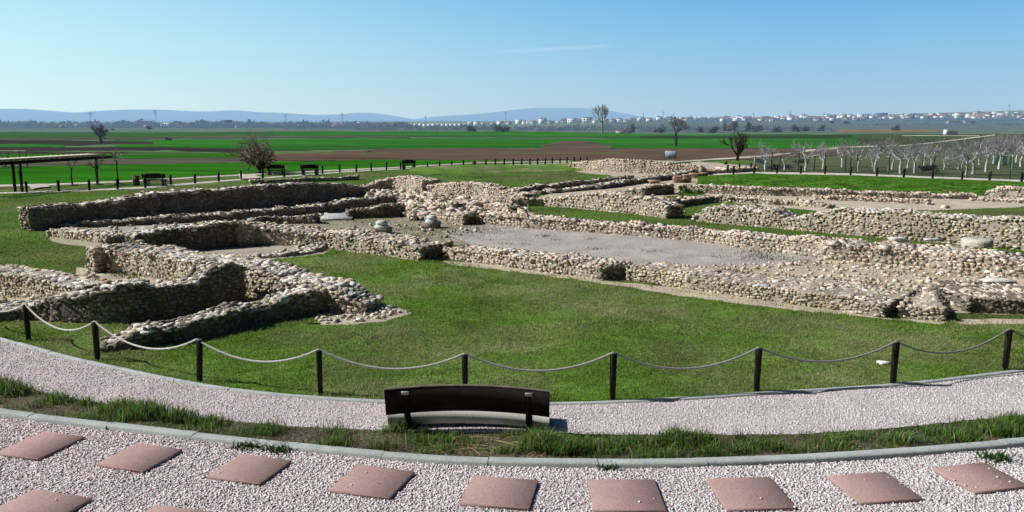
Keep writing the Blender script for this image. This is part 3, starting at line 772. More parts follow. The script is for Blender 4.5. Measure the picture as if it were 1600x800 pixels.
wall('stone_wall', 'hall front wall, middle stretch with two white oval stones', [(694, 386, 404), (750, 392, 412), (800, 399, 419), (850, 404, 426), (900, 408, 432), (942, 417, 438.5)], [1.2, 1.4, 1.5, 1.6, 1.7, 1.6], 'pink', 'copepink', endpal='dark', back=.8, skip=.25)
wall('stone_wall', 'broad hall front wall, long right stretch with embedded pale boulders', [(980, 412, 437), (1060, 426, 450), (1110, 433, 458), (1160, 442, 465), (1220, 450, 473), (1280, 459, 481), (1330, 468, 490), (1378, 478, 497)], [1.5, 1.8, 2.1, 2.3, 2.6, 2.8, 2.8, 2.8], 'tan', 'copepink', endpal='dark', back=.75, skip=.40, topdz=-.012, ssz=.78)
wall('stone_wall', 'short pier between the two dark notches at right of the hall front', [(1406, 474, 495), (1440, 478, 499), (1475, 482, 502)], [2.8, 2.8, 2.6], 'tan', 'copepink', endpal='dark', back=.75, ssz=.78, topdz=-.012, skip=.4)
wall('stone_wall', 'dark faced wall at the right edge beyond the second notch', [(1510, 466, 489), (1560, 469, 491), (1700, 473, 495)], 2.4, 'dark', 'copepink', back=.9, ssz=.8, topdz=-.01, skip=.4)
wall('stone_wall', 'long wall along the rear of the grey gravel floor', [(752, 334, 350), (820, 338, 357), (900, 345, 362), (1000, 353, 370), (1050, 356.5, 374), (1100, 361, 380), (1150, 365, 387), (1220, 371, 396), (1290, 378, 406), (1350, 383, 411), (1450, 392, 419), (1500, 398, 426), (1600, 413, 437), (1720, 430, 455)], [.9, .9, .9, .9, .9, .9, .9, 1.0, 1.2, 1.4, 1.9, 2.0, 2.0, 2.0], 'pink', 'copepink', skip=.12)
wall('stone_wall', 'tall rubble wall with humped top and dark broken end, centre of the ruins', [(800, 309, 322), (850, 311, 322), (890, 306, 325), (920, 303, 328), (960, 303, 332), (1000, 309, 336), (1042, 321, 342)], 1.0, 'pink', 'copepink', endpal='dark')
wall('stone_wall', 'large rubble wall with a dip in its top, running to the right edge', [(1085, 337, 346), (1097, 328, 347), (1115, 324.5, 348.6), (1160, 325, 352.6), (1200, 329, 356.1), (1230, 338, 358.8), (1250, 340, 360.6), (1275, 334, 362.8), (1310, 328, 366), (1345, 327, 369.2), (1400, 334, 374), (1450, 337, 378.3), (1500, 339, 382.6), (1560, 340, 388), (1720, 348, 402)], 1.3, 'tan', 'cope')
wall('stone_wall', 'thick pinkish wall right of the apse tower remains', [(669, 288, 305), (700, 286.5, 309), (740, 287, 312), (770, 292, 316), (800, 300, 319), (816, 304, 321)], 1.0, 'pink', 'copepink')
wall('stone_wall', 'highest rounded stub of pink stones beside the far grass bank', [(616, 277.5, 297), (640, 276.5, 300), (659, 281, 303)], 1.2, 'pink', 'copepink')
wall('stone_wall', 'curved dark faced arm leading up to the rounded stub', [(573, 291, 299), (600, 282, 296.5), (618, 277, 295)], .6, 'pink', 'copepink')
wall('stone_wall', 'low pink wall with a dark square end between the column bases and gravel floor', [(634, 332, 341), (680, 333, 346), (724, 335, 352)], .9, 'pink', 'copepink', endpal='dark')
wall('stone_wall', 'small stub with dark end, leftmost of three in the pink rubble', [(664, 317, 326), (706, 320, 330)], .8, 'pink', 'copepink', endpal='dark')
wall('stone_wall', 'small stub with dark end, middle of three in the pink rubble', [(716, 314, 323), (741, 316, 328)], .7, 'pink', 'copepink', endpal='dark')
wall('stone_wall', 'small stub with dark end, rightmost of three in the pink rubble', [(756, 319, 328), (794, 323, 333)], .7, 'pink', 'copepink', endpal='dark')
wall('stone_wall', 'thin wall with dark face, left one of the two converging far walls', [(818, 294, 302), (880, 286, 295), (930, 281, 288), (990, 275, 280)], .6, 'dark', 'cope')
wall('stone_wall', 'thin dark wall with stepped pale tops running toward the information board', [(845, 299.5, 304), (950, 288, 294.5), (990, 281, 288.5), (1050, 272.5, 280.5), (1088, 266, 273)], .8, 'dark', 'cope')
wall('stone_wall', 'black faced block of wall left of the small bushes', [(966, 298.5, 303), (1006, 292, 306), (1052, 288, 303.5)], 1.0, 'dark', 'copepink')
wall('stone_wall', 'long low wall below the right grass bank', [(1060, 289.5, 301), (1110, 290, 303), (1200, 294, 306), (1300, 297, 308), (1400, 301, 310), (1525, 305, 311.5)], .8, 'tan', 'copepink', hn=.03)
wall('stone_wall', 'dark faced wall beside the small bushes, in front of the black block', [(1047, 315, 326), (1080, 311, 321), (1116, 307, 316.5)], .9, 'dark', 'copepink')
wall('stone_wall', 'low lit wall right of the small bushes, above the grass hollow', [(1119, 306.5, 316), (1180, 309.5, 319), (1240, 314, 322), (1295, 320, 326)], .8, 'tan', 'copepink', hn=.03)
wall('stone_wall', 'low row of orange bricks on the pale floor below the grass bank', [(1272, 306, 312), (1350, 307.5, 315), (1450, 313, 320)], .6, 'pink', 'pink', hn=.02)
wall('stone_wall', 'rubble chunk with a dark hollow at the right edge below the bank', [(1542, 300, 306), (1556, 294, 307), (1600, 294, 309), (1690, 296, 313)], 1.2, 'pink', 'copepink')
wall('stone_wall', 'low band of pinkish stones just below the rubble chunk at right', [(1515, 310, 314), (1600, 312, 318), (1690, 315, 322)], .7, 'pink', 'copepink')
wall('stone_wall', 'big mound of rubble masonry in front of the information board', [(890, 254, 265), (930, 250.5, 267.5), (965, 248.5, 269.5), (1000, 250.5, 271), (1050, 254, 272.5), (1095, 260, 273.5)], [4, 5, 6, 6, 6, 4], 'pink', 'copepink', back=.3, skip=.1, mort=(.45, .38, .3))
wall('stone_wall', 'low rubble wall between the masonry mound and the gate', [(1098, 266, 272), (1150, 263.5, 270), (1185, 262, 267)], 1.5, 'tan', 'copepink')

# doorway pillar
def block_thing(name, label, cat, px, yt, yb, wpx, dpt, rz, colr, mt=M_STONE, bev=.03, group=None, jit=.02):
    b = g1(px, yb); h = H + ray(px, yt)[1] * b[1] - b[2]; wd = wpx * b[1] * 1.03 / F
    mb = MB(); mb.box((b[0], b[1] + dpt / 2, b[2] + h / 2), (wd, dpt, h), colr, rz, bev)
    mb.v[-1] = mb.v[-1] + rng.normal(0, jit * .4, mb.v[-1].shape)
    return tag(mb.build(name, mt, loc=b), label, cat, group)
wall('stone_pillar', 'squared doorway pillar of stacked stones left of the diagonal wall', [(138, 388, 424), (151, 387, 427)], .75, 'tan', 'cope', cat='pillar', hn=.01)
block_thing('stone_slab', 'flat white stone slab lying between the two dark broken edge walls', 'stone slab', 521, 341, 345, 48, 2.0, .12, (.50, .51, .51))
block_thing('stone_slab', 'grey flat slab at the grass end left of the humped wall', 'stone slab', 848, 316, 321, 32, .7, -.1, (.5, .52, .54))

# individual dressed stones and boulders
def boulder(label, px, py, z, wpx, asp, colr, name='boulder', cat='boulder', deep=.8):
    b = at_z(px, py, z); w_ = wpx * b[1] / F
    mb = MB(); V, Fq = PROTO[3][int(px) % 14]
    mb.add(V * np.array([w_, w_ * deep, w_ * asp]) @ np.array([[cos(.1), sin(.1), 0], [-sin(.1), cos(.1), 0], [0, 0, 1]]) + b, Fq, colr)
    return tag(mb.build(name, M_STONE, loc=b, smooth=True), label, cat)
boulder('white oval stone, left of the pair set in the hall front wall', 797, 401, .3, 11, .75, (.72, .70, .66))
boulder('white oval stone, right and larger of the pair in the hall front wall', 811, 402.5, .32, 17, .6, (.75, .73, .70))
boulder('pale round boulder bedded in the lower hall wall', 1191, 453, .22, 22, .75, (.66, .66, .68))
boulder('whitish boulder at the top edge of the broad hall wall', 1077, 433, .33, 14, .8, (.70, .69, .66))
boulder('blue grey boulder on the rear hall wall', 1178, 369, .42, 24, .4, (.36, .38, .39))
boulder('white rock on the lawn beside the second rope post from the right', 1381, 567, .03, 18, .28, (.75, .75, .74))
boulder('yellowish wedge of stone on grass left of the masonry mound', 938, 257, .35, 17, .6, (.62, .55, .40), deep=1.0)
boulder('blue white stone on the front wall at left, close to its upper end', 444, 468, .55, 14, .8, (.50, .53, .56))
boulder('whitish stone in the dip of the tall dark wall', 262, 448, .62, 17, .6, (.62, .62, .62))
boulder('cream stone on the bare patch left of the right grass strip', 1478, 324, .04, 12, .6, (.68, .63, .5))
boulder('flat white stone on the rear hall wall, left of the round millstone', 1404, 374, .6, 34, .2, (.72, .72, .68), 'flat_stone', 'flat stone', .6)
boulder('thin white stone next to the round millstone', 1456, 374.5, .62, 24, .15, (.72, .72, .70), 'flat_stone', 'flat stone', .5)
boulder('white bit of stone at the foot of the humped wall end', 1066, 332, .05, 10, .4, (.7, .7, .68), 'flat_stone', 'flat stone')
boulder('long white stone on the sandy wall top by the right edge', 1562, 439, .3, 50, .12, (.70, .69, .64), 'flat_stone', 'flat stone', .5)

# round millstone
b = at_z(1526, 379, .62); r = 23 * b[1] / F
mb = MB(); mb.lathe(b - (0, 0, .1), [(r * .12, .02), (r * .12, .22), (r * .3, .235), (r * .8, .225), (r * .97, .19), (r, .12), (r * .98, 0)], (.62, .59, .50), 26)
mb.v[-1] += rng.normal(0, .008, mb.v[-1].shape)
tag(mb.build('millstone', M_STONE, loc=b, smooth=True), 'round pale millstone with a central hole lying on the rear wall', 'millstone')

# column bases
for px, yb, s_, lb in ((597, 365, 1.0, 'white moulded column base on a dark plinth, nearer the white slab'), (675, 356, .9, 'white moulded column base on a dark plinth, nearer the gravel floor')):
    b = g1(px, yb); r = 11 * b[1] / F * s_
    t = thing('column_base', lb, 'column base', b, -.25)
    mb = MB(); mb.box((0, 0, .12), (r * 2.3, r * 2.3, .26), (.30, .27, .22), 0, .02); mb.v[-1] += rng.normal(0, .012, mb.v[-1].shape); mb.build('plinth', M_STONE, t)
    mb = MB(); mb.lathe((0, 0, .25), [(r * 1.05, 0), (r * 1.08, .04), (r * 1.0, .08), (r * .82, .10), (r * .8, .14), (r * .9, .17), (r * .86, .21), (r * .72, .23), (r * .7, .27), (0.001, .275)], (.74, .75, .76), 20); mb.build('moulding', M_STONE, t, smooth=True)

# hypocaust brick piers
for k, (px, yt, yb, wp) in enumerate([(1023, 282, 288, 18), (1061, 275, 286, 15), (1074, 273, 285, 14), (1089, 271, 279, 18), (1101, 270, 278, 11)]):
    b = g1(px, yb); h = H + ray(px, yt)[1] * b[1]; wd = wp * b[1] / F
    mb = MB(); nz = max(2, int(h / .11))
    for q in range(nz):
        mb.box((b[0] + rng.normal(0, .03), b[1] + wd / 2, h * (q + .5) / nz), (wd * rng.uniform(.9, 1.05), wd * rng.uniform(.9, 1.05), h / nz * .88), (np.array((.46, .31, .22)) * rng.uniform(.8, 1.15)), rng.normal(0, .06), .02)
    tag(mb.build('brick_pier', M_STONE, loc=b), ['low flat brick pier, leftmost in front of the dark wall', 'stepped brick pier, second from the left by the dark wall', 'tallest brick pier, in the middle of the five stubs', 'wide brick pier, fourth along the dark wall', 'narrow brick pier at the right end of the stubs'][k], 'brick pier', 'brick piers beside the dark wall')

# scattered rubble on the pinkish ground, one mass of small stones
def rubble(name, polys, dens, pal, smin, smax):
    mb = MB()
    for poly in polys:
        W = ground(np.array(poly)[:, 0], np.array(poly)[:, 1])[:, :2]
        lo, hi = W.min(0), W.max(0); n = int(np.prod(hi - lo) * dens)
        P = rng.uniform(lo, hi, (n, 2)); P = P[pip(P, W)]
        if not len(P): continue
        sz = rng.uniform(smin, smax, len(P))[:, None] * rng.uniform(.6, 1.3, (len(P), 3)); sz[:, 2] *= .6
        add_stones(mb, np.column_stack([P, .02 + sz[:, 2] * .25]), sz, rng.uniform(0, pi, len(P)), pick(pal, len(P)), 2 if W[:, 1].mean() < 40 else 1, .2)
    return tag(mb.build(name, M_STONE), kind='stuff')
rubble('rubble', [[(560, 300), (665, 298), (700, 310), (800, 320), (835, 333), (820, 345), (640, 345), (625, 320), (580, 312)]], 9, 'copepink', .15, .42)
rubble('rubble', [[(490, 494), (555, 480), (610, 477), (640, 490), (600, 501), (540, 506), (500, 506)]], 35, 'cope', .03, .12)
rubble('rubble', [[(1060, 418), (1290, 405), (1500, 426), (1700, 447), (1700, 480), (1500, 480), (1300, 455)]], 12, 'copepink', .05, .15)
rubble('rubble', [[(380, 352), (500, 346), (640, 342), (750, 352), (740, 378), (600, 372), (500, 358)]], 1.6, 'tan', .06, .2)
rubble('rubble', [[(120, 352), (610, 312), (632, 330), (560, 340), (380, 348), (230, 368), (150, 374)], [(130, 420), (200, 424), (290, 438), (320, 452), (250, 464), (60, 468), (-60, 468), (-60, 455), (120, 446)]], 2.5, 'cope', .06, .22)

# ================================================================== GRASS
def blades(name, P, hgt, wid, colf, lean=.5):
    n = len(P)
    th = rng.uniform(0, 2 * pi, n); hh = hgt * rng.uniform(.6, 1.25, n); ww = wid * rng.uniform(.7, 1.3, n)
    dx, dy = np.cos(th) * ww / 2, np.sin(th) * ww / 2
    la = rng.uniform(0, 2 * pi, n); ll = np.abs(rng.normal(0, lean, n)) * hh
    z = P[:, 2]
    A = np.stack([P[:, 0] - dx, P[:, 1] - dy, z], 1); B = np.stack([P[:, 0] + dx, P[:, 1] + dy, z], 1)
    mx = np.cos(la) * ll; my = np.sin(la) * ll
    Cc = np.stack([P[:, 0] + mx * .35 + dx * .7, P[:, 1] + my * .35 + dy * .7, z + hh * .6], 1)
    D = np.stack([P[:, 0] + mx * .35 - dx * .7, P[:, 1] + my * .35 - dy * .7, z + hh * .6], 1)
    T = np.stack([P[:, 0] + mx, P[:, 1] + my, z + hh * (1 - .25 * np.minimum(ll / hh, 1))], 1)
    V = np.stack([A, B, Cc, D, T], 1).reshape(-1, 3)
    base = np.arange(n)[:, None] * 5
    C0 = colf(n, P)
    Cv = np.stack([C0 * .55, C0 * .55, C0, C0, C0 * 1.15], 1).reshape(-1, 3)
    mb = MB(); mb.add(V, base + np.array([[0, 1, 2, 3]]), Cv)
    mb.f[3].append(base + np.array([[3, 2, 4]]))
    return tag(mb.build(name, M_GRASS), kind='stuff')

WORN = [(g1(610, 523), 1.3), (g1(500, 528), 1.0), (g1(890, 478), 1.6), (g1(1080, 552), 1.0), (g1(820, 455), 1.3), (g1(1230, 512), 1.4)]
def lawn_col(n, P):
    C = np.array([(.16, .32, .03), (.21, .37, .05), (.10, .23, .018), (.30, .35, .10), (.38, .35, .18)])[rng.choice(5, n, p=[.36, .26, .2, .12, .06])]
    dry = np.clip((patchn(P, .7, 4) * .8 + patchn(P, 2.4, 14) * .5 + .22) * 2.1, 0, 1)[:, None] * rng.uniform(.3, .95, (n, 1))
    for q_, r_ in WORN:
        dry = np.maximum(dry, np.exp(-((P[:, :1] - q_[0]) ** 2 + ((P[:, 1:2] - q_[1]) * 1.2) ** 2) / r_ ** 2) * rng.uniform(.35, 1.0, (n, 1)))
    return 1.1 * (C * (1 - dry) + np.array((.42, .40, .21)) * dry) * rng.uniform(.75, 1.2, (n, 1))
n = 560000
Y = 12.0 * np.exp(rng.random(n) * math.log(30 / 12.0)); X = rng.uniform(-.72, .72, n) * Y
P = np.stack([X, Y], 1); k = pip(P, lawn_poly)
for q in sand_polys: k &= ~pip(P, q)
for q in WALL_FOOT: k &= ~pip(P, q)
P = P[k]
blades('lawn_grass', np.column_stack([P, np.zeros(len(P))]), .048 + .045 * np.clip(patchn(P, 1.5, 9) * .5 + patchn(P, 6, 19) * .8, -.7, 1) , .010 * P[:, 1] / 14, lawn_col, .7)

pe = []
for poly, dens, sp_ in [(lawn_poly, 260, .07)] + [(q, 45, .06) for q in WALL_FOOT]:
    Q = np.vstack([poly, poly[:1]]); d_ = np.hypot(*np.diff(Q, axis=0).T)
    for a_, b_, l_ in zip(Q[:-1], Q[1:], d_):
        if a_[1] > 42 or l_ == 0: continue
        nn = int(l_ * dens * (0.3 + 1.4 * rng.random() ** 2)); t_ = rng.random((nn, 1))
        pe.append(a_ * (1 - t_) + b_ * t_ + rng.normal(0, sp_, (nn, 2)))
P = np.vstack(pe)
P = P[(P[:, 1] > 11) & (np.abs(P[:, 0]) < P[:, 1] * .72) & ~pip(P, path_poly)]
k = np.ones(len(P), bool)
for q in WALL_FOOT: k &= ~pip(P, q)
for q in sand_polys: k &= ~pip(P, q) | (rng.random(len(P)) < .15)
P = P[k]
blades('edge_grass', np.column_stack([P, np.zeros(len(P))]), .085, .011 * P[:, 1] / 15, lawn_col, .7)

# other grassy places among the walls
n = 260000
Y = 18 * np.exp(rng.random(n) * math.log(75 / 18.)); X = rng.uniform(-.72, .72, n) * Y
P = np.stack([X, Y], 1)
inner = ground(*np.array([(-60, 300), (200, 297), (400, 283), (620, 268), (920, 255), (1130, 275), (1690, 290), (1690, 500), (1380, 500), (700, 410), (400, 400), (-60, 470)]).T)[:, :2]
k = pip(P, inner)
for q in sand_polys: k &= ~pip(P, q)
for q in WALL_FOOT: k &= ~pip(P, q)
P = P[k]; P = P[rng.random(len(P)) < np.clip(.65 + patchn(P, .6, 2) * .9, .12, 1)]
def rough_col(n, P):
    C = np.array([(.12, .28, .025), (.16, .31, .035), (.22, .26, .08), (.26, .23, .11)])[rng.choice(4, n, p=[.4, .28, .2, .12])]
    return C * rng.uniform(.75, 1.15, (n, 1))
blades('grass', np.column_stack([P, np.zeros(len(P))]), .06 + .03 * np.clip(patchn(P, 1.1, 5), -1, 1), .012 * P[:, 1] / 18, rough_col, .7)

# grass patches on the earthen floor and weeds on the hall gravel
pts = []
for (px, py, rr, nn) in [(640, 358, .9, 260), (600, 346, .8, 160), (700, 362, 1.0, 260), (745, 365, .9, 260), (690, 346, .6, 120), (560, 345, .6, 120), (660, 372, .8, 160), (620, 368, .6, 120), (760, 357, .7, 160), (1195, 403, .45, 240), (1178, 395, .45, 160), (1260, 410, .35, 90), (1355, 417, .25, 50), (1400, 428, .3, 60), (1505, 430, .3, 60), (210, 431, .35, 260), (195, 427, .25, 160), (20, 465, .3, 80), (403, 383, .4, 120), (1080, 296, .9, 260), (1092, 297, .8, 240), (1055, 300, .8, 200), (1115, 297, .8, 220),
   (785, 382, .22, 30), (850, 370, .2, 26), (870, 376, .15, 20), (925, 374, .2, 30), (930, 390, .22, 36), (1015, 393, .22, 36), (925, 403, .2, 30), (845, 370, .2, 25), (820, 383, .15, 20), (1123, 402, .2, 40), (1205, 452, .25, 60), (1300, 478, .3, 60), (1430, 491, .3, 80)]:
    c = g1(px, py)
    q = c + np.column_stack([rng.normal(0, rr, nn), rng.normal(0, rr * .8, nn), np.zeros(nn)]); pts.append(q)
P = np.vstack(pts)
blades('weeds', P, .09, .022, lambda n, P: np.array([(.06, .14, .016), (.09, .15, .03), (.05, .10, .015)])[rng.integers(0, 3, n)] * rng.uniform(.7, 1.15, (n, 1)), .8)

# the verge: rough grass and tufts
n = 120000
lo, hi = verge_poly.min(0), verge_poly.max(0)
P = rng.uniform(lo, hi, (n, 2)); P = P[pip(P, verge_poly)]
dn = np.clip(.34 + patchn(P, 2.6, 12) * 2.0, .05, 1)
P = P[rng.random(len(P)) < dn]
def verge_col(n, P):
    C = np.array([(.12, .27, .035), (.18, .35, .055), (.25, .29, .11), (.46, .41, .27), (.05, .12, .022), (.10, .075, .06)])[rng.choice(6, n, p=[.28, .24, .16, .1, .14, .08])]
    return C * rng.uniform(.7, 1.2, (n, 1))
blades('verge_grass', np.column_stack([P, np.full(len(P), .005)]), .06 + .045 * np.clip(patchn(P, 2.8, 21), -.8, 1), .011, verge_col, .8)
TUFT = [(845, 700, .30, .30, 700), (880, 705, .26, .26, 420), (230, 650, .34, .27, 700), (190, 642, .28, .24, 420), (280, 656, .25, .22, 360), (1060, 690, .30, .24, 460), (1100, 694, .26, .22, 340), (20, 615, .3, .27, 420), (-10, 606, .3, .27, 320), (90, 628, .25, .2, 300), (330, 664, .25, .18, 260), (420, 676, .25, .17, 260), (1560, 676, .3, .25, 420), (1590, 668, .3, .26, 420), (1500, 684, .25, .18, 260), (620, 672, .22, .2, 220), (640, 668, .15, .2, 140), (700, 690, .25, .15, 220), (1180, 700, .3, .16, 280), (1300, 696, .3, .16, 280), (1400, 690, .25, .17, 240), (520, 696, .25, .14, 240), (800, 706, .2, .14, 180), (960, 700, .3, .16, 260), (690, 706, .2, .14, 160)]
for k, (px, py, rr, hh, nn) in enumerate(TUFT):
    c = g1(px, py)
    q = c + np.column_stack([np.clip(rng.normal(0, .55, nn), -.95, .95) * rr, np.clip(rng.normal(0, .4, nn), -.7, .7) * rr, np.zeros(nn)])
    d = np.hypot(q[:, 0] - c[0], q[:, 1] - c[1])
    hv = hh * np.clip(1.1 - d / rr * .5, .3, 1.1)
    th = np.arctan2(q[:, 1] - c[1], q[:, 0] - c[0])
    if k < 15:
        nm = ['big grass tuft behind the concrete kerb, right of the bench', 'smaller grass tuft adjoining the big one right of the bench', 'thick clump of tall grass on the verge below the second rope post', 'grass clump just left of the thickest verge clump', 'grass clump just right of the thickest verge clump', 'tall grass tuft on the verge right of the bench by the path', 'grass tuft at the right flank of the tall tuft on the verge', 'grass tuft by the left picture edge on the verge', 'grass clump cut by the left picture edge', 'small grass clump right of the left edge tuft', 'low grass clump above the third slab', 'low grass tuft above the two gravel weeds', 'grass tuft near the right end of the verge', 'grass clump at the right picture edge of the verge', 'low grass tuft left of the right end clump'][k]
        o = blades('grass_tuft', q, hv, .012, verge_col, .55); del o['kind']
        tag(o, nm, 'grass tuft', 'tall grass tufts on the verge')
        me = o.data; loc = c.copy(); co = np.empty(len(me.vertices) * 3, np.float32); me.vertices.foreach_get('co', co); me.vertices.foreach_set('co', (co.reshape(-1, 3) - loc).astype(np.float32).ravel()); o.location = loc
    else:
        blades('verge_grass', q, hv, .011, verge_col, .7)
for k, (px, py, rr, nn) in enumerate([(394, 699, .12, 170), (438, 704, .12, 170), (1556, 718, .14, 150), (947, 733, .07, 40)]):
    c = g1(px, py)
    q = np.column_stack([rng.normal(0, rr, nn), rng.normal(0, rr * .6, nn), np.zeros(nn)])
    o = blades('gravel_weed', q, .09, .022, lambda n, P: np.array([(.05, .13, .03), (.04, .10, .02)])[rng.integers(0, 2, n)] * rng.uniform(.7, 1.2, (n, 1)), .9); del o['kind']; o.location = c
    tag(o, ['small green weed in the gravel by the kerb, left of a pair', 'small green weed in the gravel by the kerb, right of a pair', 'small green weed in the gravel above the rightmost slab', 'tiny dark weed at the foot of the kerb below the bench'][k], 'weed')
pts = []
for k in range(70):
    px = rng.uniform(-20, 1620); f_ = rng.random()
    py = np.interp(px, np.array(VERGE_TOP)[:, 0], np.array(VERGE_TOP)[:, 1]) * (1 - f_) + np.interp(px, np.array(KB)[:, 0], np.array(KB)[:, 1]) * f_
    c = g1(px, py); nn = int(rng.uniform(25, 90)); rr_ = rng.uniform(.06, .16)
    pts.append(c + np.column_stack([rng.normal(0, rr_, nn), rng.normal(0, rr_ * .6, nn), np.zeros(nn)]))
P = np.vstack(pts); P = P[pip(P[:, :2], verge_poly)]
blades('verge_grass', P, rng.uniform(.09, .24, len(P)), .011, verge_col, .6)
# dry straw on the verge
mb = MB()
for k in range(26):
    c = g1(rng.uniform(680, 900), rng.uniform(686, 714)); a = rng.normal(0, .5); l = rng.uniform(.15, .6)
    mb.tube([c + (-cos(a) * l / 2, -sin(a) * l / 2, .03), c + (0, 0, .05), c + (cos(a) * l / 2, sin(a) * l / 2, .03)], .004, (.45, .36, .2), 3, False)
tag(mb.build('dry_straw', M_ROPE), kind='stuff')

# ================================================================== ROPE BARRIER
POSTS = [(-62, 430, 509), (45, 477, 532), (153, 503, 564), (312, 537, 597), (501, 547, 618), (727, 553.5, 625), (957, 552, 625), (1182, 544, 613), (1395, 535, 601), (1570, 515, 579.5), (1740, 494, 556)]
PL = [None, 'dark rope post nearest the left picture edge, before the tall dark wall', 'dark rope post at the tip of the low front wall', 'slightly leaning dark rope post right of the low front wall', 'dark rope post left of the bench, beside the plain lawn', 'dark rope post directly behind the bench', 'dark rope post just right of the bench', 'dark rope post between the bench side post and the post with the white rock', 'dark rope post with a white rock on the lawn at its left', 'dark rope post nearest the right picture edge', None]
tops = []
for k, (px, yt, yb) in enumerate(POSTS):
    b = g1(px, yb); h = H + ray(px, yt)[1] * b[1]
    h = float(np.clip(h, .76, .86))
    tops.append(b + (0, 0, h))
    if PL[k]:
        t = thing('rope_post', PL[k], 'rope post', b, rng.normal(0, .25), group='rope posts along the front of the lawn')
        mb = MB(); mb.box((0, 0, h / 2 - .05), (.095, .095, h + .1), (.02, .015, .012), 0, .01)
        if k == 3: mb.v[-1][:, 0] += mb.v[-1][:, 2] * .06
        mb.build('post', M_WOOD, t)
        mb = MB(); mb.box((0.05 if k == 3 else 0, 0, h + .002), (.075, .075, .012), (.03, .025, .02), 0, .005); mb.build('cap', M_WOODTOP, t)
mb = MB()
for k in range(len(tops) - 1):
    a, b = tops[k] + (0, 0, .012), tops[k + 1] + (0, 0, .012)
    L = np.hypot(*(b - a)[:2]); sag = .125 * L * rng.uniform(.92, 1.08)
    t = np.linspace(0, 1, 22)
    P = a[None] * (1 - t[:, None]) + b[None] * t[:, None]; P[:, 2] -= sag * 4 * t * (1 - t)
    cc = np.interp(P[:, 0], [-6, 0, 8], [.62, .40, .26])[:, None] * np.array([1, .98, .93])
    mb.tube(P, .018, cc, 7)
tag(mb.build('barrier_rope', M_ROPE, loc=tops[5]), 'long pale rope sagging from post to post along the lawn', 'rope')

# ================================================================== BENCH
def bench(loc, rz, width, label, curve=.14, group=None, s=1.0, zb=.26, hb=.41, zs=.05, hs=.18, ms=None):
    t = thing('park_bench', label, 'bench', loc, rz, group)
    xs = np.linspace(-width / 2, width / 2, 15)
    cy = lambda x: curve * (1 - (2 * x / width) ** 2)          # bows away from the viewer
    def plank(name, y0, z0, dpt, hgt, m, lean=0.0, arch=.0):
        mb = MB(); V = []
        for x in xs:
            for (u, z) in ((0, 0), (dpt, 0), (dpt, hgt), (0, hgt)):
                V.append((x, y0 + cy(x) + u - lean * z / hgt, z0 + z + arch * (1 - (2 * x / width) ** 2)))
        n = len(xs); i, j = np.meshgrid(np.arange(n - 1), np.arange(4), indexing='ij'); a = (i * 4 + j).ravel(); b = (i * 4 + (j + 1) % 4).ravel()
        mb.add(np.array(V), np.stack([a, a + 4, b + 4, b], 1), (.03, .02, .02))
        mb.add(np.array(V[:4]), [(3, 2, 1, 0)], (.03, .02, .02)); mb.add(np.array(V[-4:]), [(0, 1, 2, 3)], (.03, .02, .02))
        return mb.build(name, m, t)
    br = plank('backrest', 0, zb, .05, hb, M_WOOD, .10, .03)
    plank('backrest_cap', -.105, zb + hb + .002, .06, .014, M_WOODTOP, 0, .03)
    plank('seat', .10, zs, .50, hs, ms or M_SEAT, 0, .01)
    for sx in (-.375, .375):
        x = sx * width
        mb = MB(); V, Fq = None, None
        mb.tube([(x, .10 + cy(x), -.02), (x, .02 + cy(x), zb), (x, -.085 + cy(x), zb + hb - .01)], .05, (.03, .02, .02), 4)
        mb.build('support', M_WOOD, t)
        mb = MB(); mb.box((x, -.132 + cy(x), zb + hb - .045), (.11, .02, .05), (.5, .5, .5), 0, .004); mb.build('bracket', M_METAL, t)
        mb = MB(); mb.box((x, .37 + cy(x), (zs - .022) / 2), (.34, .36, zs + .02), (.30, .30, .28), 0, .01); mb.build('leg', M_CONC, t)
    return t
bl = g1(730, 682); 
bench((bl[0] + .0, bl[1] + .12, 0), -.035, 2.38, 'dark curved wooden bench seen from behind, on the gravel path', s=.82)
FB = [(241, 291, .15, 'dark bench by the far path at left, next to the brown bin'), (431, 274, .2, 'dark bench half hidden by the bushy tree'), (484, 274, .2, 'dark bench right of the bushy tree, by a path post'), (639, 265, .15, 'dark bench farthest along the far path, above the rounded stub')]
for k, (px, yb, rz, lb) in enumerate(FB):
    c = g1(px, yb); wd = (33, 26, 26, 20)[k] * c[1] / F * 1.05
    bench(c, rz, wd, lb, .0, 'dark benches along the far path', zb=.52, hb=.34, zs=.38, hs=.07, ms=M_WOOD)

# litter bins
for px, yt, yb, wp, lb in ((213.5, 275, 290, 9, 'brown slatted litter bin left of the far bench'), (741, 252, 261, 5.5, 'small brown bin standing among the far path posts')):
    b = g1(px, yb); h = H + ray(px, yt)[1] * b[1]; r = wp * b[1] / F / 2
    t = thing('litter_bin', lb, 'litter bin', b)
    mb = MB()
    for q in range(12):
        a = q * 2 * pi / 12; mb.box((r * cos(a), r * sin(a), h / 2), (r * .42, .03, h), (.09, .055, .035), a + pi / 2)
    mb.build('slatted_body', M_PAINT, t)
    mb = MB(); mb.lathe((0, 0, h), [(r * .75, -.03), (r * 1.08, -.03), (r * 1.08, .02), (r * .8, .03), (r * .8, -.2)], (.07, .05, .04), 14); mb.build('rim', M_PAINT, t)

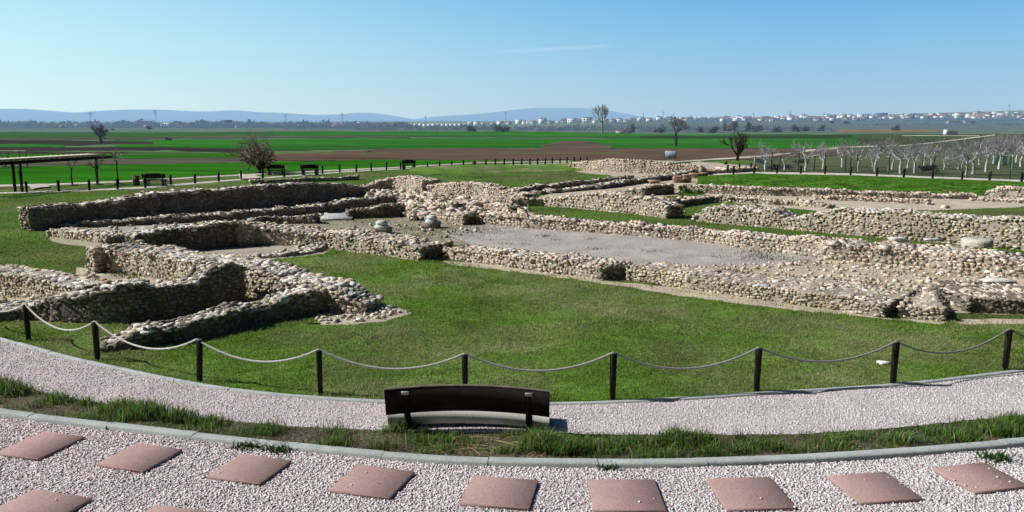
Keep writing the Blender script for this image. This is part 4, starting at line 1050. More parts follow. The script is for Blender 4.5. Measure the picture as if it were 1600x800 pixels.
# ================================================================== FAR POSTS
def far_post(px, yb, label, group, hpx=None, proto=[None]):
    b = g1(px, yb)
    if proto[0] is None:
        mb = MB(); mb.box((0, 0, .32), (.15, .15, .78), (.02, .015, .012), 0, .015)
        o = tag(mb.build('path_post', M_WOOD, loc=(0, 0, 0)), label, 'path post', group); proto[0] = o
    else: o = copy_tree(proto[0], label=label, group=group)
    o.location = b; o.rotation_euler = (0, 0, rng.uniform(0, 1)); return o
ORD = 'first second third fourth fifth sixth seventh eighth ninth tenth eleventh twelfth thirteenth fourteenth fifteenth sixteenth seventeenth eighteenth nineteenth twentieth'.split()
LP = [(42, 301), (92, 299), (140, 298), (184, 296), (227, 294), (267, 289), (305, 287), (342, 284), (377, 281), (411, 279), (444, 277), (473, 274), (504, 272), (531, 270), (557, 269), (580, 267.5), (604, 266), (626, 265), (668, 264.5), (687, 263.5), (706, 263), (724, 262), (759, 260), (774, 259.3), (788, 259), (802, 258.8), (815, 258.6), (828, 258.3), (840, 258), (852, 257.5), (863, 257), (875, 256.8), (886, 256.5), (897, 256), (907, 255.5), (917, 255)]
def lp_label(k):
    if k < 3: return ORD[k] + ' dark post from the left along the far path, under the pergola'
    if k < 9: return ORD[k - 3] + ' dark path post right of the pergola, counting from the thin sapling'
    if k < 18: return ORD[k - 9] + ' dark path post after the bushy tree, counted rightwards'
    if k < 22: return ORD[k - 18] + ' dark path post right of the farthest bench, before the bin'
    return ORD[k - 22] + ' dark path post right of the small bin, toward the masonry mound'
for k, (x, y) in enumerate(LP): far_post(x, y, lp_label(k), 'dark posts along the far left path')
RP = [(1137, 270.5), (1146, 272.5), (1155, 268), (1173, 267.5), (1178, 273), (1214, 271.5), (1251, 271.8), (1289, 272.5), (1329, 274), (1370, 275.5), (1412, 277.5), (1457, 279.3), (1503, 281.5), (1546, 283), (1596, 285)]
for k, (x, y) in enumerate(RP):
    lb = (ORD[k] + ' dark post of the cluster left of the grey gate') if k < 5 else (ORD[k - 5] + ' dark post right of the gate along the orchard path')
    far_post(x, y, lb, 'dark posts along the orchard path')

# ================================================================== PERGOLA
A0 = g1(24, 300); A1 = g1(148, 287.5)
axis_d = (A1 - A0)[:2]; La = np.hypot(*axis_d); axis_d /= La; rzp = math.atan2(axis_d[1], axis_d[0]); nrm = np.array([axis_d[1], -axis_d[0]])
t = thing('pergola', 'dark wooden pergola with pale slats on its flat roof, left edge', 'pergola', A0)
PH = 1.82
mb_ = lambda: MB()
def loc2(s_, u): return np.array([axis_d[0] * s_ + nrm[0] * u, axis_d[1] * s_ + nrm[1] * u])
for s_, u, hh in ((0, 0, PH), (0, .55, PH), (La, 0.25, PH)):
    q = loc2(s_, u); mb = MB(); mb.box((q[0], q[1], hh / 2), (.15, .15, hh), (.03, .018, .016), rzp, .01); mb.build('post', M_WOOD, t)
for u in (-.35, .85):
    q = loc2(La / 2 - 1.3, u); mb = MB(); mb.box((q[0], q[1], PH + .08), (La + 5.0, .10, .2), (.03, .018, .016), rzp); mb.build('beam', M_WOOD, t)
ns = int((La + 4.2) / .45)
for k in range(min(ns, 60)):
    q = loc2(-3.6 + k * .45, .25); mb = MB(); mb.box((q[0], q[1], PH + .26), (.10, 1.7, .14), (.70, .62, .48), rzp); mb.build('slat', M_PAINT, t)

# pale metal frame behind the pergola
b = g1(22, 262)
t = thing('climbing_bars', 'pale bare metal frame with four uprights behind the pergola', 'frame', b)
Hh = H + ray(22, 236)[1] * b[1] - b[2]; k_ = b[1] / F
for x, ln in ((3, 0), (14, .35), (32, .1), (43, 0)):
    mb = MB(); mb.tube([((x - 22) * k_ - ln, 0, 0), ((x - 22) * k_ + ln * .4, 0, Hh)], .07, (.55, .56, .54), 6); mb.build('upright', M_PAINT, t)
mb = MB(); mb.tube([(-19 * k_, 0, Hh), (22 * k_, 0, Hh)], .06, (.50, .56, .60), 6); mb.build('top_rail', M_PAINT, t)

# ================================================================== INFORMATION BOARD, GATE, FENCE
b = g1(1047, 248.5); k_ = b[1] / F; hb = H + ray(1047, 236)[1] * b[1] - b[2]; lb_ = H + ray(1047, 248)[1] * b[1] - b[2]
t = thing('information_board', 'blue grey information board on two dark legs behind the masonry mound', 'sign board', b)
mb = MB(); mb.box((0, 0, (hb + lb_) / 2), (18 * k_, .06, hb - lb_), (.34, .47, .56), -.5, .01); mb.build('panel', M_PAINT, t)
for sx in (-1, 1):
    mb = MB(); mb.box((sx * 9.3 * k_ * cos(.5), -sx * 9.3 * k_ * sin(.5), hb / 2), (.09, .1, hb + .1), (.05, .06, .08), 0, .01); mb.build('leg', M_PAINT, t)

b = g1(1188, 268.5); k_ = b[1] / F; hg = H + ray(1188, 243)[1] * b[1] - b[2]
t = thing('metal_gate', 'grey blue metal gate with vertical bars at the orchard corner', 'gate', b)
GCL = (.22, .29, .33)
for sx in (-1, 1):
    mb = MB(); mb.box((sx * 9.5 * k_, 0, hg / 2), (.10, .10, hg), GCL); mb.build('gate_post', M_PAINT, t)
mb = MB()
for z in (.15, hg * .5, hg - .15): mb.box((0, 0, z), (19 * k_ - .12, .05, .06), GCL)
for x in np.linspace(-8, 8, 6): mb.box((x * k_, .004, hg / 2), (.03, .03, hg - .34), GCL)
mb.build('leaf', M_PAINT, t)

FP = [(1205, 268.5, 242), (1218, 268, 243), (1220.5, 270, 243), (1247, 268, 243), (1272, 267, 243), (1288, 270, 243), (1320, 272, 244), (1328, 270, 244), (1388, 271, 240), (1510, 279, 247), (1577, 279, 247), (1650, 284, 247)]
fl = [(1205, 268.5), (1247, 269), (1288, 270.2), (1338, 271.5), (1388, 272.8), (1440, 275), (1510, 278.5), (1577, 281), (1680, 285)]
W = ground(np.array(fl)[:, 0], np.array(fl)[:, 1])
t = thing('wire_fence', 'dark green wire mesh fence in front of the whitewashed orchard trees', 'fence', W[0])
fh = 1.75
for q in W:
    mb = MB(); mb.tube([q - W[0], q - W[0] + (0, 0, fh)], .045, (.03, .06, .05), 6); mb.build('fence_post', M_PAINT, t)
mb = MB()
for a, b_ in zip(W[:-1], W[1:]):
    for z in np.linspace(.06, fh - .05, 13):
        mb.tube([a - W[0] + (0, 0, z), b_ - W[0] + (0, 0, z)], .006, (.16, .19, .20), 3, False)
    L = np.hypot(*(b_ - a)[:2]); nn = int(L / .14)
    for q in range(1, nn):
        p = a + (b_ - a) * q / nn - W[0]; mb.tube([p + (0, 0, .05), p + (0, 0, fh - .05)], .005, (.16, .19, .20), 3, False)
mb.build('mesh_panel', M_PAINT, t)
for k, (px, yb, yt) in enumerate([(1218, 266, 243), (1272, 267, 243), (1320, 271, 244), (1328, 269, 246), (1388, 269, 238), (1481, 265, 240)]):
    b = g1(px, yb - 1); h = H + ray(px, yt)[1] * b[1] - b[2]
    pale = k >= 4
    mb = MB(); mb.tube([b, b + (0, 0, h)], .06, (.5, .5, .44) if pale else (.04, .07, .06), 6)
    tag(mb.build('pole', M_PAINT, loc=b), ['dark green pole right of the gate behind the fence', 'dark green pole behind the leftmost big orchard tree', 'left one of two dark poles behind the fence', 'right one of two dark poles behind the fence', 'pale wooden pole between two orchard trees', 'pale pole standing in the middle of the orchard'][k], 'pole')

# wheelbarrow by the fence
b = g1(1452, 272.3)
t = thing('wheelbarrow', 'dark wheelbarrow with one pale handle raised, before the orchard', 'wheelbarrow', b, .1)
mb = MB()
V = []
for z, sx, sy in ((.32, .30, .28), (.70, .62, .42)):
    for x, y in ((-1, -1), (1, -1), (1, 1), (-1, 1)): V.append((x * sx - .2, y * sy, z + .06 * x))
mb.add(V, [(0, 1, 5, 4), (1, 2, 6, 5), (2, 3, 7, 6), (3, 0, 4, 7), (3, 2, 1, 0)], (.03, .035, .045)); mb.build('tub', M_PAINT, t)
mb = MB(); th = np.linspace(0, 2 * pi, 15); mb.tube(np.stack([.45 + .22 * np.cos(th), 0 * th, .24 + .22 * np.sin(th)], 1), .05, (.015, .015, .015), 6, False); mb.build('wheel', M_PAINT, t)
for sy in (-1, 1):
    mb = MB(); mb.tube([(.5, sy * .2, .24), (-.1, sy * .28, .42), (-.9, sy * .3, .75)], .03, (.05, .05, .05), 6); mb.build('handle', M_PAINT, t)
mb = MB(); mb.tube([(.85, -.1, .2), (.2, -.05, 1.1)], .04, (.6, .6, .55), 6); mb.build('raised_handle', M_PAINT, t)
mb = MB(); mb.tube([(.30, .05, .75), (.38, .08, 1.2), (.5, .08, 1.6)], [.10, .08, .05], (.03, .03, .045), 6); mb.build('sack', M_PAINT, t)

# ================================================================== TREES
def grow(seed, trunk_h, r0, n_main, levels, spread, ln0, ratio, nsub, up=.25, sides=5, white=0, tw=(.26, .23, .22), bk=(.10, .085, .07), wig=.16, rmin=.008):
    r = np.random.default_rng(seed)
    tr, cr = MB(), MB()
    P = np.array([(0, 0, -.1), (r.normal(0, .04), r.normal(0, .04), trunk_h * .5), (r.normal(0, .08), r.normal(0, .08), trunk_h)])
    tr.tube(P, [r0 * 1.25, r0, r0 * .85], (.62, .63, .64) if white else bk, 8)
    def br(p, d, l, rad, lev):
        pts = [p]; dd = d.copy(); k = 4 if lev < 2 else 3
        for q in range(k - 1):
            dd = dd + r.normal(0, wig, 3) + np.array([0, 0, up * .22]); dd /= np.linalg.norm(dd)
            pts.append(pts[-1] + dd * l / (k - 1))
        w = white > lev
        mixc = np.array((.58, .58, .60)) if w else (np.array(bk) if lev == 0 else np.array(tw) * r.uniform(.8, 1.2))
        (tr if (lev == 0 and not white) else cr).tube(pts, np.linspace(rad, max(rad * .55, rmin), k), mixc, max(3, sides - lev), False)
        if lev >= levels: return
        ns = nsub + (r.random() < .5)
        for q in range(ns):
            t_ = r.uniform(.35, 1.0) if q else 1.0
            i = min(int(t_ * (k - 1)), k - 2); f = t_ * (k - 1) - i
            pp = pts[i] * (1 - f) + pts[i + 1] * f
            nd = dd + r.normal(0, spread, 3); nd[2] += up; nd /= np.linalg.norm(nd)
            br(pp, nd, l * ratio * r.uniform(.75, 1.2), max(rad * .55, rmin), lev + 1)
    for q in range(n_main):
        a = q * 2 * pi / n_main + r.normal(0, .3)
        d = np.array([cos(a) * spread * 1.3, sin(a) * spread * 1.3, .8 + r.normal(0, .12)]); d /= np.linalg.norm(d)
        br(P[-1] - (0, 0, r.uniform(0, .12) * trunk_h), d, ln0 * r.uniform(.8, 1.2), r0 * .6, 0)
    return tr, cr

def tree(name, label, loc, g, m=None, group=None, cat='tree', rz=0.0):
    t = thing(name, label, cat, loc, rz, group)
    g[0].build('trunk', m or M_TREE, t); g[1].build('crown', m or M_TREE, t)
    return t

# orchard: three kinds, copied
OR = []
for k in range(4):
    g = grow(40 + k, .95, .068, 5, 3, .62, .70, .78, 3, .26, 5, 2, (.27, .25, .28) if k % 2 else (.34, .33, .37), wig=.22, rmin=.007)
    OR.append(g)
ORP = [(1196, 268, .95, 'small'), (1226, 266, .55, 'pollard'), (1258, 267, 1.18, ''), (1286, 264, .9, ''), (1316, 262, 1.0, ''), (1340, 268.5, 1.05, ''), (1363, 262, .75, ''), (1367, 268.5, 1.15, ''), (1394, 265, .9, ''), (1407, 271.8, 1.2, ''), (1418, 263, .9, ''), (1428.5, 270.5, 1.05, ''), (1443, 260.5, .85, ''), (1455, 264, 1.1, ''), (1475, 265.5, .85, ''), (1497, 265, .9, ''), (1504, 264, .8, ''), (1509, 274, 1.0, ''), (1519.5, 273.5, 1.35, ''), (1540.5, 269, 1.2, ''), (1560.5, 264.5, 1.25, ''), (1579.5, 265, 1.3, ''), (1595, 261, 1.2, ''), (1606, 268, 1.2, ''), (1570, 257, 1.1, ''), (1530, 258, 1.0, ''), (1552, 256, 1.1, ''), (1588, 254, 1.1, ''), (1625, 262, 1.3, '')]
ORL = ['whitewashed fruit tree just right of the gate', 'pruned whitewashed stump of a fruit tree without crown', 'wide brown crowned whitewashed tree, leftmost big one of the orchard', 'thin pale tree right of the leftmost big orchard tree', 'leaning pale trunk behind the second fence panel', 'forked whitewashed tree at the fence, right of the leaning trunk', 'thin white trunk behind the tall upright orchard tree', 'tall upright whitewashed tree with narrow pale crown', 'slim white trunk right of the pale wooden pole', 'low forked white tree with V shaped limbs at the fence', 'thin white trunk behind the V shaped tree', 'leaning white trunk tree right of the V shaped tree', 'short white trunk in the second row of the orchard', 'white tree directly behind the wheelbarrow', 'knobbly white trunk right of the wheelbarrow', 'white trunk left of the densest orchard tree', 'thin white trunk half hidden in the orchard row', 'thick white trunk by the fence, left of the densest tree', 'densest orchard tree with broad pale crown', 'white tree between the densest tree and green netting', 'white tree just left of the green netting', 'white tree just right of the green netting', 'white tree cut by the right edge, behind', 'white tree at the right picture edge, in front', 'far pale crown above the green netting', 'far pale crown above the densest tree', 'far pale crown left of the green netting', 'far pale crown at the right edge of the orchard', 'white tree just outside the right edge']
protos = {}
for k, (px, yb, s_, kd) in enumerate(ORP):
    b = g1(px, yb)
    kk = k % 4 if kd != 'pollard' else 9
    if kk not in protos:
        if kk == 9:
            gg = grow(77, 1.6, .11, 3, 0, .5, .5, .7, 2, .3, 5, 2)
        else: gg = OR[kk]
        o = tree('fruit_tree', ORL[k], b, gg, group='whitewashed fruit trees of the orchard'); protos[kk] = o
    else: o = copy_tree(protos[kk], loc=b, label=ORL[k])
    o.rotation_euler = (0, 0, rng.uniform(0, 6.28)); s_ *= 1.0; o.scale = (s_ * 1.2, s_ * 1.2, s_ * 1.05)
# green netting in the orchard
b = g1(1570, 259)
mb = MB(); hN = 1.6
for q in range(3):
    x0 = -1.0 + q * .7
    xs = np.linspace(0, .5, 6); V = []
    for z in (0.1, hN * (.9 + .1 * (q % 2))):
        for x in xs: V.append((x0 + x, .08 * sin(x * 25 + q), z))
    V = np.array(V) + b; mb.add(V, [(i_, i_ + 1, i_ + 7, i_ + 6) for i_ in range(5)], (.32, .72, .50))
tag(mb.build('green_netting', M_PAINT, loc=b), 'pale green netting hung between orchard trees near the right edge', 'netting')

b = g1(408, 271)
g = grow(5, .35, .26, 9, 4, .55, 1.25, .70, 3, .16, 6, 0, (.23, .185, .15), (.04, .032, .027), .2, .009)
o = tree('bushy_tree', 'wide bare bushy tree standing behind the far path', b, g); k_ = 62 * b[1] / F; o.scale = (1.1, 1.1, .98)
b = g1(1152, 251)
g = grow(11, .8, .36, 7, 4, .45, 2.1, .62, 3, .3, 6, 0, (.10, .085, .07), (.045, .035, .028), .16, .022)
tree('pollard_tree', 'dark pollarded tree with fanned limbs beside the dirt road', b, g).scale = (.54, .54, .62)
b = g1(1056, 229)
g = grow(21, 4.2, .46, 3, 4, .5, 3.2, .68, 3, .15, 6, 0, (.15, .12, .10), (.035, .028, .024), .22, .04)
o = tree('gnarled_tree', 'single dark gnarled tree standing in the green field', b, g, M_FIELDTREE); o.scale = (1.35, 1.35, 1.5)
b = g1(158, 226)
g = grow(24, 2.4, .55, 5, 4, .55, 2.0, .68, 3, .25, 6, 0, (.07, .06, .055), (.03, .025, .022), .16, .05)
tree('field_tree', 'small dark round tree far out in the left fields', b, g, M_FIELDTREE).scale = (1.5,) * 3
b = g1(941, 209.5)
g = grow(31, 6.5, .55, 6, 4, .40, 4.6, .66, 3, .38, 5, 0, (.42, .38, .34), (.25, .22, .2), .14, .05)
tree('poplar_tree', 'tall pale leafless tree rising above the hill line', b, g, M_FIELDTREE).scale = (1.45, 1.45, 1.6)
# saplings by the far path
for k, (px, yb, hpx, lb) in enumerate([(113.5, 290, 45, 'thin sapling under the pergola, left of its right post'), (153, 289, 42, 'thin sapling just right of the pergola post'), (186, 288, 56, 'taller pale sapling right of the pergola')]):
    b = g1(px, yb); hh = hpx * b[1] / F
    g = grow(60 + k, hh * .62, .05, 4, 2, .45, hh * .22, .7, 3, .3, 5, 0, (.36, .33, .31), (.10, .09, .08), .2, .012)
    o = tree('sapling', lb, b, g, group='young saplings by the far path')
    mb = MB(); mb.lathe((0, 0, 0), [(.42, -.02), (.36, .05), (.15, .08), (0.01, .08)], (.035, .028, .02), 12); mb.build('planting_ring', M_PAINT, o)

# bushes and shrubs, copied
def bush_mesh(seed, colr, n=420, m=M_FARTREE):
    r = np.random.default_rng(seed); mb = MB()
    cl = r.normal(0, .38, (9, 3)); cl[:, 2] = np.abs(cl[:, 2]) * .8 + .25
    c = cl[r.integers(0, 9, n)] + r.normal(0, .20, (n, 3)); c[:, 2] = np.maximum(c[:, 2], .02)
    a = r.normal(0, .10, (n, 3)); b_ = r.normal(0, .10, (n, 3))
    V = np.stack([c - a, c + a, c + b_], 1).reshape(-1, 3)
    mb.add(V, np.arange(n * 3).reshape(-1, 3), np.repeat(np.array(colr) * r.uniform(.5, 1.4, (n, 1)), 3, 0))
    return mb
BP = []
for k, c in enumerate([(.085, .075, .065), (.06, .065, .04), (.11, .09, .085), (.05, .045, .045)]):
    o = bush_mesh(300 + k, c).build('bush', M_FIELDTREE); BP.append(o)
BL = [(1031, 208, 12, 8, 1, 'dark twin bush right of the red roofed shed'), (1093, 207, 11, 8, 0, 'brown bush left of the pollarded tree, far'), (1117, 208, 14, 9, 3, 'dark bush above the dirt road, far'), (1133, 206, 6, 14, 0, 'upright thin bush above the pollarded tree'), (1147, 206, 14, 12, 2, 'broad brown bush above the pollarded tree'), (1170, 206, 9, 16, 0, 'tall brown bush right above the pollarded tree'), (1184, 207, 18, 8, 2, 'low wide brown bush left of the orchard skyline'), (1215, 207, 16, 8, 0, 'low grey bush above the leftmost orchard tree'), (1242, 207, 12, 9, 2, 'thin brown bush above the leftmost orchard tree'), (1258, 206, 14, 8, 0, 'round brown bush right of the thin brown bush'), (1284, 206, 10, 8, 2, 'small brown bush left of the tan field patch'), (1403, 205, 9, 8, 3, 'dark round bush at the tan field patch'), (1323, 195, 9, 5, 3, 'dark bush at the foot of the hillside town'), (1300, 193, 6, 4, 3, 'tiny dark bush left of the one below the town'), (988, 207, 9, 12, 1, 'dark bush beside the red roofed shed'), (263, 220, 10, 5, 3, 'dark low bush alone in the left green field'), (733, 206, 11, 8, 3, 'dark bush below the row of white sheds'), (742, 206, 4, 3, 3, 'tiny bush beside the dark bush under the sheds'), (777, 207, 16, 9, 2, 'brown bushes right of the dark bush, at field edge'), (790, 207, 12, 7, 2, 'brown bush next to the brown bush pair'), (176, 204, 5, 3, 3, 'tiny dark bush above the left field tree'), (232, 203, 7, 5, 3, 'dark bush below the left pylon'), (615, 203, 10, 8, 0, 'brown bush at the field edge left of the sheds'), (1184, 255, 11, 6, 3, 'dark bush behind the gate'), (1212, 265, 14, 7, 3, 'dark low bush right of the gate'), (1228, 264, 15, 6, 3, 'dark spreading bush behind the pruned stump'), (1258, 255, 18, 5, 3, 'dark low bush behind the leftmost big orchard tree'), (1134, 257, 6, 5, 0, 'rounded brown shrub left of the pollarded tree')]
used = set()
for px, yb, wp, hp, k, lb in BL:
    b = g1(px, yb); s_ = b[1] / F
    o = BP[k] if k not in used else copy_tree(BP[k]); used.add(k)
    o.location = b; o.scale = (wp * s_ / 1.5, wp * s_ / 1.5, hp * s_ / 1.0); o.rotation_euler = (0, 0, rng.uniform(0, 6))
    tag(o, lb, 'bush', 'bushes scattered over the plain')
# two green shrubs among the ruins
for px, yb, wp, lb in ((1074, 301.5, 18, 'left green shrub growing at the foot of the low lit wall'), (1093, 302, 16, 'right green shrub growing at the foot of the low lit wall')):
    b = g1(px, yb); o = bush_mesh(px, (.06, .15, .02), 500).build('green_shrub', M_TREE, loc=(0, 0, 0)); o.location = b; s_ = wp * b[1] / F / 1.4; o.scale = (s_, s_, s_ * .55)
    tag(o, lb, 'shrub')

# the far treeline: one mass nobody could count
mb = MB()
def mass(x0, x1, ybase, h0, h1, n, colr, w0=5, w1=16):
    for k in range(n):
        px = rng.uniform(x0, x1); b = g1(px, ybase + rng.uniform(-.8, .8)); s_ = b[1] / F
        hh = rng.uniform(h0, h1) * s_; wd = rng.uniform(w0, w1) * s_; m_ = 60
        c = rng.normal(0, 1, (m_, 3)); c /= np.linalg.norm(c, axis=1)[:, None]; c *= rng.uniform(.3, 1, (m_, 1))
        c = c * (wd / 2, wd / 2, hh / 2) + (0, 0, hh / 2) + b; c[:, 2] = np.maximum(c[:, 2], b[2])
        e = wd * .13 + hh * .06
        V = np.stack([c + rng.normal(0, e, (m_, 3)), c + rng.normal(0, e, (m_, 3)), c + rng.normal(0, e, (m_, 3))], 1)
        V[:, :, 2] = np.maximum(V[:, :, 2], b[2])
        V = V.reshape(-1, 3)
        mb.add(V, np.arange(m_ * 3).reshape(-1, 3), np.repeat(np.array(colr) * rng.uniform(.5, 1.4, (m_, 1)) * rng.uniform(.7, 1.2), 3, 0))
mass(-60, 640, 200.5, 4, 9, 260, (.10, .085, .085), 6, 18)
mass(-60, 420, 199, 5, 10, 90, (.07, .065, .075), 6, 16)
mass(560, 1000, 204, 2.5, 6, 150, (.11, .095, .08), 6, 20)
mass(440, 640, 201.5, 2, 5, 60, (.05, .055, .055), 6, 18)
mass(1000, 1300, 205, 2.5, 6, 110, (.11, .10, .085), 8, 18)
mass(980, 1640, 190.5, 1.5, 4, 120, (.06, .065, .06), 5, 14)
mass(1300, 1640, 197, 1, 3, 50, (.08, .075, .065), 6, 18)
mass(1000, 1640, 188, 1.5, 4, 160, (.07, .07, .065), 4, 10)
tag(mb.build('treeline', M_FARTREE), kind='stuff')

# ================================================================== BUILDINGS ON THE HORIZON
def house_proto(name, w_, d, h, rh, wc, rc, nwin, flat=False):
    t = thing(name, 'x', 'house')
    mb = MB(); mb.box((0, 0, h / 2 - .5), (w_, d, h + 1), wc); mb.build('wall', M_FARWALL, t)
    mb = MB()
    if flat: mb.box((0, 0, h + rh / 2), (w_ * 1.04, d * 1.04, rh), rc)
    else:
        o_ = .4; V = [(-w_ / 2 - o_, -d / 2 - o_, h), (w_ / 2 + o_, -d / 2 - o_, h), (w_ / 2 + o_, d / 2 + o_, h), (-w_ / 2 - o_, d / 2 + o_, h), (-w_ * .22, 0, h + rh), (w_ * .22, 0, h + rh)]
        mb.add(V, [(0, 1, 5, 4), (2, 3, 4, 5)], rc); mb.add(V, [(1, 2, 5), (3, 0, 4)], rc); mb.add(V, [(3, 2, 1, 0)], rc)
    mb.build('roof', M_FARWALL, t)
    for fl in range(max(1, int(h // 3))):
        for k in range(nwin):
            x = (k + .5) / nwin * w_ - w_ / 2
            mb = MB(); mb.box((x, -d / 2 - .03, 1.6 + fl * 3), (min(1.4, w_ / nwin * .5), .12, 1.4), (.06, .07, .09)); mb.build('window', M_FARWALL, t)
    return t
WH = (.80, .80, .78)
HP = [('house', 9, 8, 6, 2.4, WH, (.32, .16, .12), 3, False, 'small white house with a brown hipped roof on the horizon'),
      ('house', 11, 9, 7, .4, WH, (.5, .5, .5), 3, True, 'small white flat roofed house on the horizon'),
      ('house', 8, 8, 5, 2.2, (.66, .58, .5), (.28, .13, .10), 2, False, 'small cream house with a dark red roof on the horizon'),
      ('house', 12, 9, 6, 2.6, (.42, .36, .34), (.14, .12, .13), 3, False, 'small brick brown house with a grey roof on the horizon'),
      ('house', 10, 8, 8, 2.0, (.72, .74, .78), (.16, .15, .17), 3, False, 'tall pale house with a dark roof on the horizon')]
hp = [house_proto(*a[:9]) for a in HP]
usedh = [False] * 5
def put_house(k, px, py, s_=1.0, rz=None):
    b = g1(px, py)
    if not usedh[k]: o = hp[k]; usedh[k] = True; o.location = b
    else: o = copy_tree(hp[k], loc=b)
    o.rotation_euler = (0, 0, rng.uniform(-.9, .9) if rz is None else rz); o.scale = (s_,) * 3
    tag(o, HP[k][9], 'house', 'houses: ' + HP[k][9].split(' on the')[0])
rr = np.random.default_rng(17)
for k in range(235):
    px = 985 + (1630 - 985) * rr.random() ** .85
    f = (px - 985) / 640
    ytop = np.interp(px, [985, 1100, 1200, 1350, 1450, 1600, 1640], [188.5, 186.5, 186, 183.5, 182.5, 178, 176]); ybot = np.interp(px, [985, 1200, 1350, 1450, 1500, 1560, 1640], [191, 191.5, 191, 187, 187, 189, 190])
    put_house(rr.choice(5, p=[.26, .24, .16, .2, .14]), px, ytop + (ybot - ytop) * rr.random() ** 1.3, rr.uniform(.65, 1.15))
for px, y, s_, k in [(820, 194.5, 1, 0), (812, 194, 1.2, 1), (826, 194.5, .8, 1), (833, 194.5, 1, 0), (848, 194, 1.3, 4), (860, 194, .9, 3), (872, 193.5, .8, 1), (882, 193, 1.2, 3), (894, 193, 1.4, 1), (902, 192.5, 1.1, 3), (918, 192.5, 1.7, 1), (930, 192.5, .9, 0), (945, 192, 1.1, 1), (958, 192, 1, 3), (968, 191.5, 1, 4), (978, 191.5, .9, 0), (745, 196, .9, 1), (755, 196, .8, 0), (770, 195.5, .8, 2), (782, 195.5, 1.0, 1), (795, 195.5, 1, 0), (474, 199.1, 1.3, 1), (480, 199.1, 1, 0), (497, 198.9, .9, 0), (508, 198.9, .9, 1), (563, 197, .9, 4), (575, 197, .8, 1), (590, 196.8, .8, 0), (256, 200.6, .9, 0), (265, 200.6, 1.1, 1), (279, 200.6, 1, 0), (402, 199.6, .8, 1), (380, 199.6, .8, 0), (440, 197.5, .7, 0), (60, 200, .9, 2), (75, 200, .8, 3), (120, 200, .9, 2), (170, 200, .8, 0)]:
    put_house(k, px, y, s_)

for k in range(30):
    put_house(rr.choice(5), 60 + 560 * rr.random(), 200.2 + .8 * rr.random(), rr.uniform(.5, .8))

def building(name, label, px, yb, wp, hp_, dpt, wc, rc, nwx, nwz, gable=False, rz=0.0, cat='building', group=None):
    b = g1(px, yb); s_ = b[1] / F; w_ = wp * s_; h = hp_ * s_
    t = thing(name, label, cat, b, rz, group)
    mb = MB(); mb.box((0, 0, h / 2 - .6), (w_, dpt, h + 1.2), wc); mb.build('wall', M_FARWALL, t)
    mb = MB()
    if gable:
        rh = min(w_, dpt) * .28; o_ = .3
        V = [(-w_ / 2 - o_, -dpt / 2 - o_, h), (w_ / 2 + o_, -dpt / 2 - o_, h), (w_ / 2 + o_, dpt / 2 + o_, h), (-w_ / 2 - o_, dpt / 2 + o_, h), (-w_ / 2 - o_, 0, h + rh), (w_ / 2 + o_, 0, h + rh)]
        mb.add(V, [(0, 1, 5, 4), (2, 3, 4, 5), (3, 2, 1, 0)], rc); mb.add(V, [(1, 2, 5), (3, 0, 4)], wc)
    else: mb.box((0, 0, h + .2), (w_ * 1.01, dpt * 1.02, .5), rc)
    mb.build('roof', M_FARWALL, t)
    for i_ in range(nwx):
        for k in range(nwz):
            mb = MB(); mb.box(((i_ + .5) / nwx * w_ - w_ / 2, -dpt / 2 - .04, (k + .55) / nwz * h), (w_ / nwx * .45, .14, h / nwz * .45), (.05, .06, .08)); mb.build('window', M_FARWALL, t)
    return t
GB = (.20, .21, .23)
building('apartment_block', 'long grey block at far left, low half of a pair', 32, 198, 15, 7.5, 14, GB, (.3, .3, .32), 6, 3)
building('apartment_block', 'long grey block at far left, right half with a taller corner', 47.5, 198, 14, 8.5, 14, GB, (.3, .3, .32), 5, 3)
building('apartment_block', 'dark stepped block on the left horizon, lower left part', 342, 198, 12, 6.5, 16, (.15, .16, .19), (.2, .2, .22), 4, 2)
building('apartment_block', 'dark stepped block on the left horizon, taller right part', 355, 198, 13, 10, 16, (.13, .14, .18), (.2, .2, .22), 4, 3)
building('warehouse', 'low white warehouse below the dark stepped block', 325, 200.4, 22, 3.6, 12, (.8, .8, .8), (.75, .76, .78), 4, 1, True)
building('apartment_block', 'grey block at the horizon right of the dark stepped block', 398, 198, 12, 4.5, 12, GB, (.25, .25, .27), 4, 1)
building('warehouse', 'long white warehouse on the horizon beneath a pylon', 535, 197, 34, 3.0, 14, (.75, .76, .78), (.8, .8, .8), 6, 1)
building('warehouse', 'dark flat warehouse left of the white sheds', 627, 196, 12, 5, 12, (.14, .15, .18), (.3, .3, .32), 3, 1)
building('warehouse', 'dark warehouse on the horizon by the end of the long white one', 597, 196, 13, 4.5, 12, (.17, .18, .22), (.3, .3, .32), 3, 1)
building('warehouse', 'bright white hall at the right end of the shed row', 735.5, 195.5, 9, 5, 12, (.85, .85, .84), (.8, .8, .8), 2, 1)
for k in range(13):
    building('shed', 'one of the small white sheds in a row on the horizon', 643 + k * 6.9 if k < 6 else 645 + k * 6.7, 196.6 - (k % 3) * .2, 4.4, 2.2, 9, (.82, .82, .80), (.80, .80, .79), 1, 1, True, .5, 'shed', 'row of white sheds on the horizon')
building('apartment_block', 'dark blue grey block above the hillside town roofs', 1376, 185.5, 16, 8.5, 14, (.15, .17, .22), (.2, .2, .24), 5, 3)
building('house', 'large brown roofed house between hill and orchard, left of two', 1489, 194, 18, 3.2, 10, (.34, .27, .22), (.13, .10, .09), 3, 1, True, .1, 'house')
building('house', 'large dark roofed house between hill and orchard, right of two', 1513, 194, 15, 3.2, 10, (.3, .28, .3), (.10, .10, .12), 3, 1, True, .1, 'house')
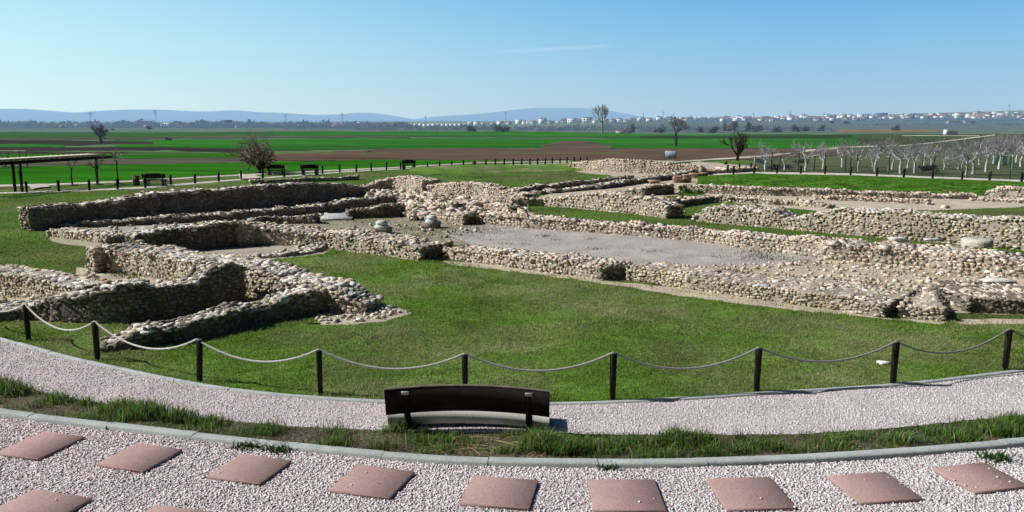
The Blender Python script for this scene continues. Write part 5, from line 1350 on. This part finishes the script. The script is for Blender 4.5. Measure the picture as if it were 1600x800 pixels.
building('hut', 'white hut beside brown stacked timber at the dirt road', 1478.5, 211, 6.5, 7.5, 3.5, (.82, .82, .80), (.8, .8, .8), 1, 1, False, 0, 'hut')
for k in range(3):
    b = g1(1485.5 + k * 4.2, 211); s_ = b[1] / F; mb = MB()
    for q in range(5): mb.box((b[0], b[1] + .4 * (q % 2), b[2] + (q + .5) * 1.3 * s_), (3.0 * s_, 1.6, 1.1 * s_), np.array((.13, .08, .055)) * rng.uniform(.7, 1.3))
    tag(mb.build('timber_stack', M_FARWALL, loc=b), ['brown timber stack touching the white hut', 'brown timber stack in the middle, right of the white hut', 'brown timber stack farthest from the white hut'][k], 'timber stack')
building('shed', 'low red roofed shed beyond the green field, near the pale tree', 970, 208, 14, 3.2, 5, (.55, .52, .46), (.22, .09, .07), 1, 1, True, 0, 'shed')
building('shed', 'low dark open shed joined right of the red roofed one', 982, 208, 9, 3.6, 5, (.06, .06, .06), (.12, .09, .08), 1, 1, True, 0, 'shed')

# pylons
PY = [(143, 174, 201, 'pylon before the left hills, leftmost'), (244, 172, 200, 'pylon before the left hills, above the two white houses'), (447, 178, 199, 'pylon above the bare bushy tree'), (535, 176, 198, 'pylon rising above the long white warehouse'), (665, 181, 197, 'pylon in the gap between the hills'), (790, 174, 196, 'pylon at the left foot of the broad hill'), (1005, 176, 192, 'pylon at the right foot of the broad hill'), (1035.5, 174, 192, 'taller pylon just left of the gnarled tree top'), (1079, 179, 191, 'small pylon right of the gnarled tree'), (1177, 176, 190, 'thin pylon over the left half of the hillside town'), (1234, 174, 190, 'pylon over the hillside town, above the leftmost orchard tree'), (1287, 176, 190, 'thin mast in the middle of the hillside town'), (1575, 162, 184, 'thin pylon near the right picture edge')]
for px, yt, yb, lb in PY:
    b = g1(px, yb); h = H + ray(px, yt)[1] * b[1] - b[2]; r = h * .055
    t = thing('pylon', 'dark lattice ' + lb, 'pylon', b)
    mb = MB()
    for sx in (-1, 1):
        for sy in (-1, 1): mb.tube([(sx * r, sy * r, -1), (sx * r * .25, sy * r * .25, h)], .09, (.2, .22, .25), 4, False)
    for q in range(7):
        z0, z1 = h * q / 7, h * (q + 1) / 7; w0 = r * (1 - .75 * q / 7); w1 = r * (1 - .75 * (q + 1) / 7)
        mb.tube([(-w0, -w0, z0), (w1, -w1, z1)], .05, (.2, .22, .25), 3, False); mb.tube([(w0, -w0, z0), (-w1, -w1, z1)], .05, (.2, .22, .25), 3, False)
    mb.build('tower', M_FARWALL, t)
    mb = MB()
    for z, l in ((.8, .11), (.88, .14), (.96, .09)): mb.box((0, 0, h * z), (h * l * 2, .3, .35), (.09, .10, .12), .3)
    mb.build('crossarm', M_FARWALL, t)

# small bit of litter on the lawn
c = g1(844, 583); mb = MB(); mb.box(c + (0, 0, .03), (.07, .05, .05), (.55, .35, .14), .4, .01); mb.v[-1] += rng.normal(0, .008, mb.v[-1].shape)
tag(mb.build('litter', M_PAINT, loc=c), 'crumpled orange scrap lying on the lawn behind the bench', 'litter')
c = at_z(622, 757, .05) ; mb = MB(); V, Fq = PROTO[2][3]; mb.add(V * (.05, .035, .025) + c, Fq, (.75, .74, .72))
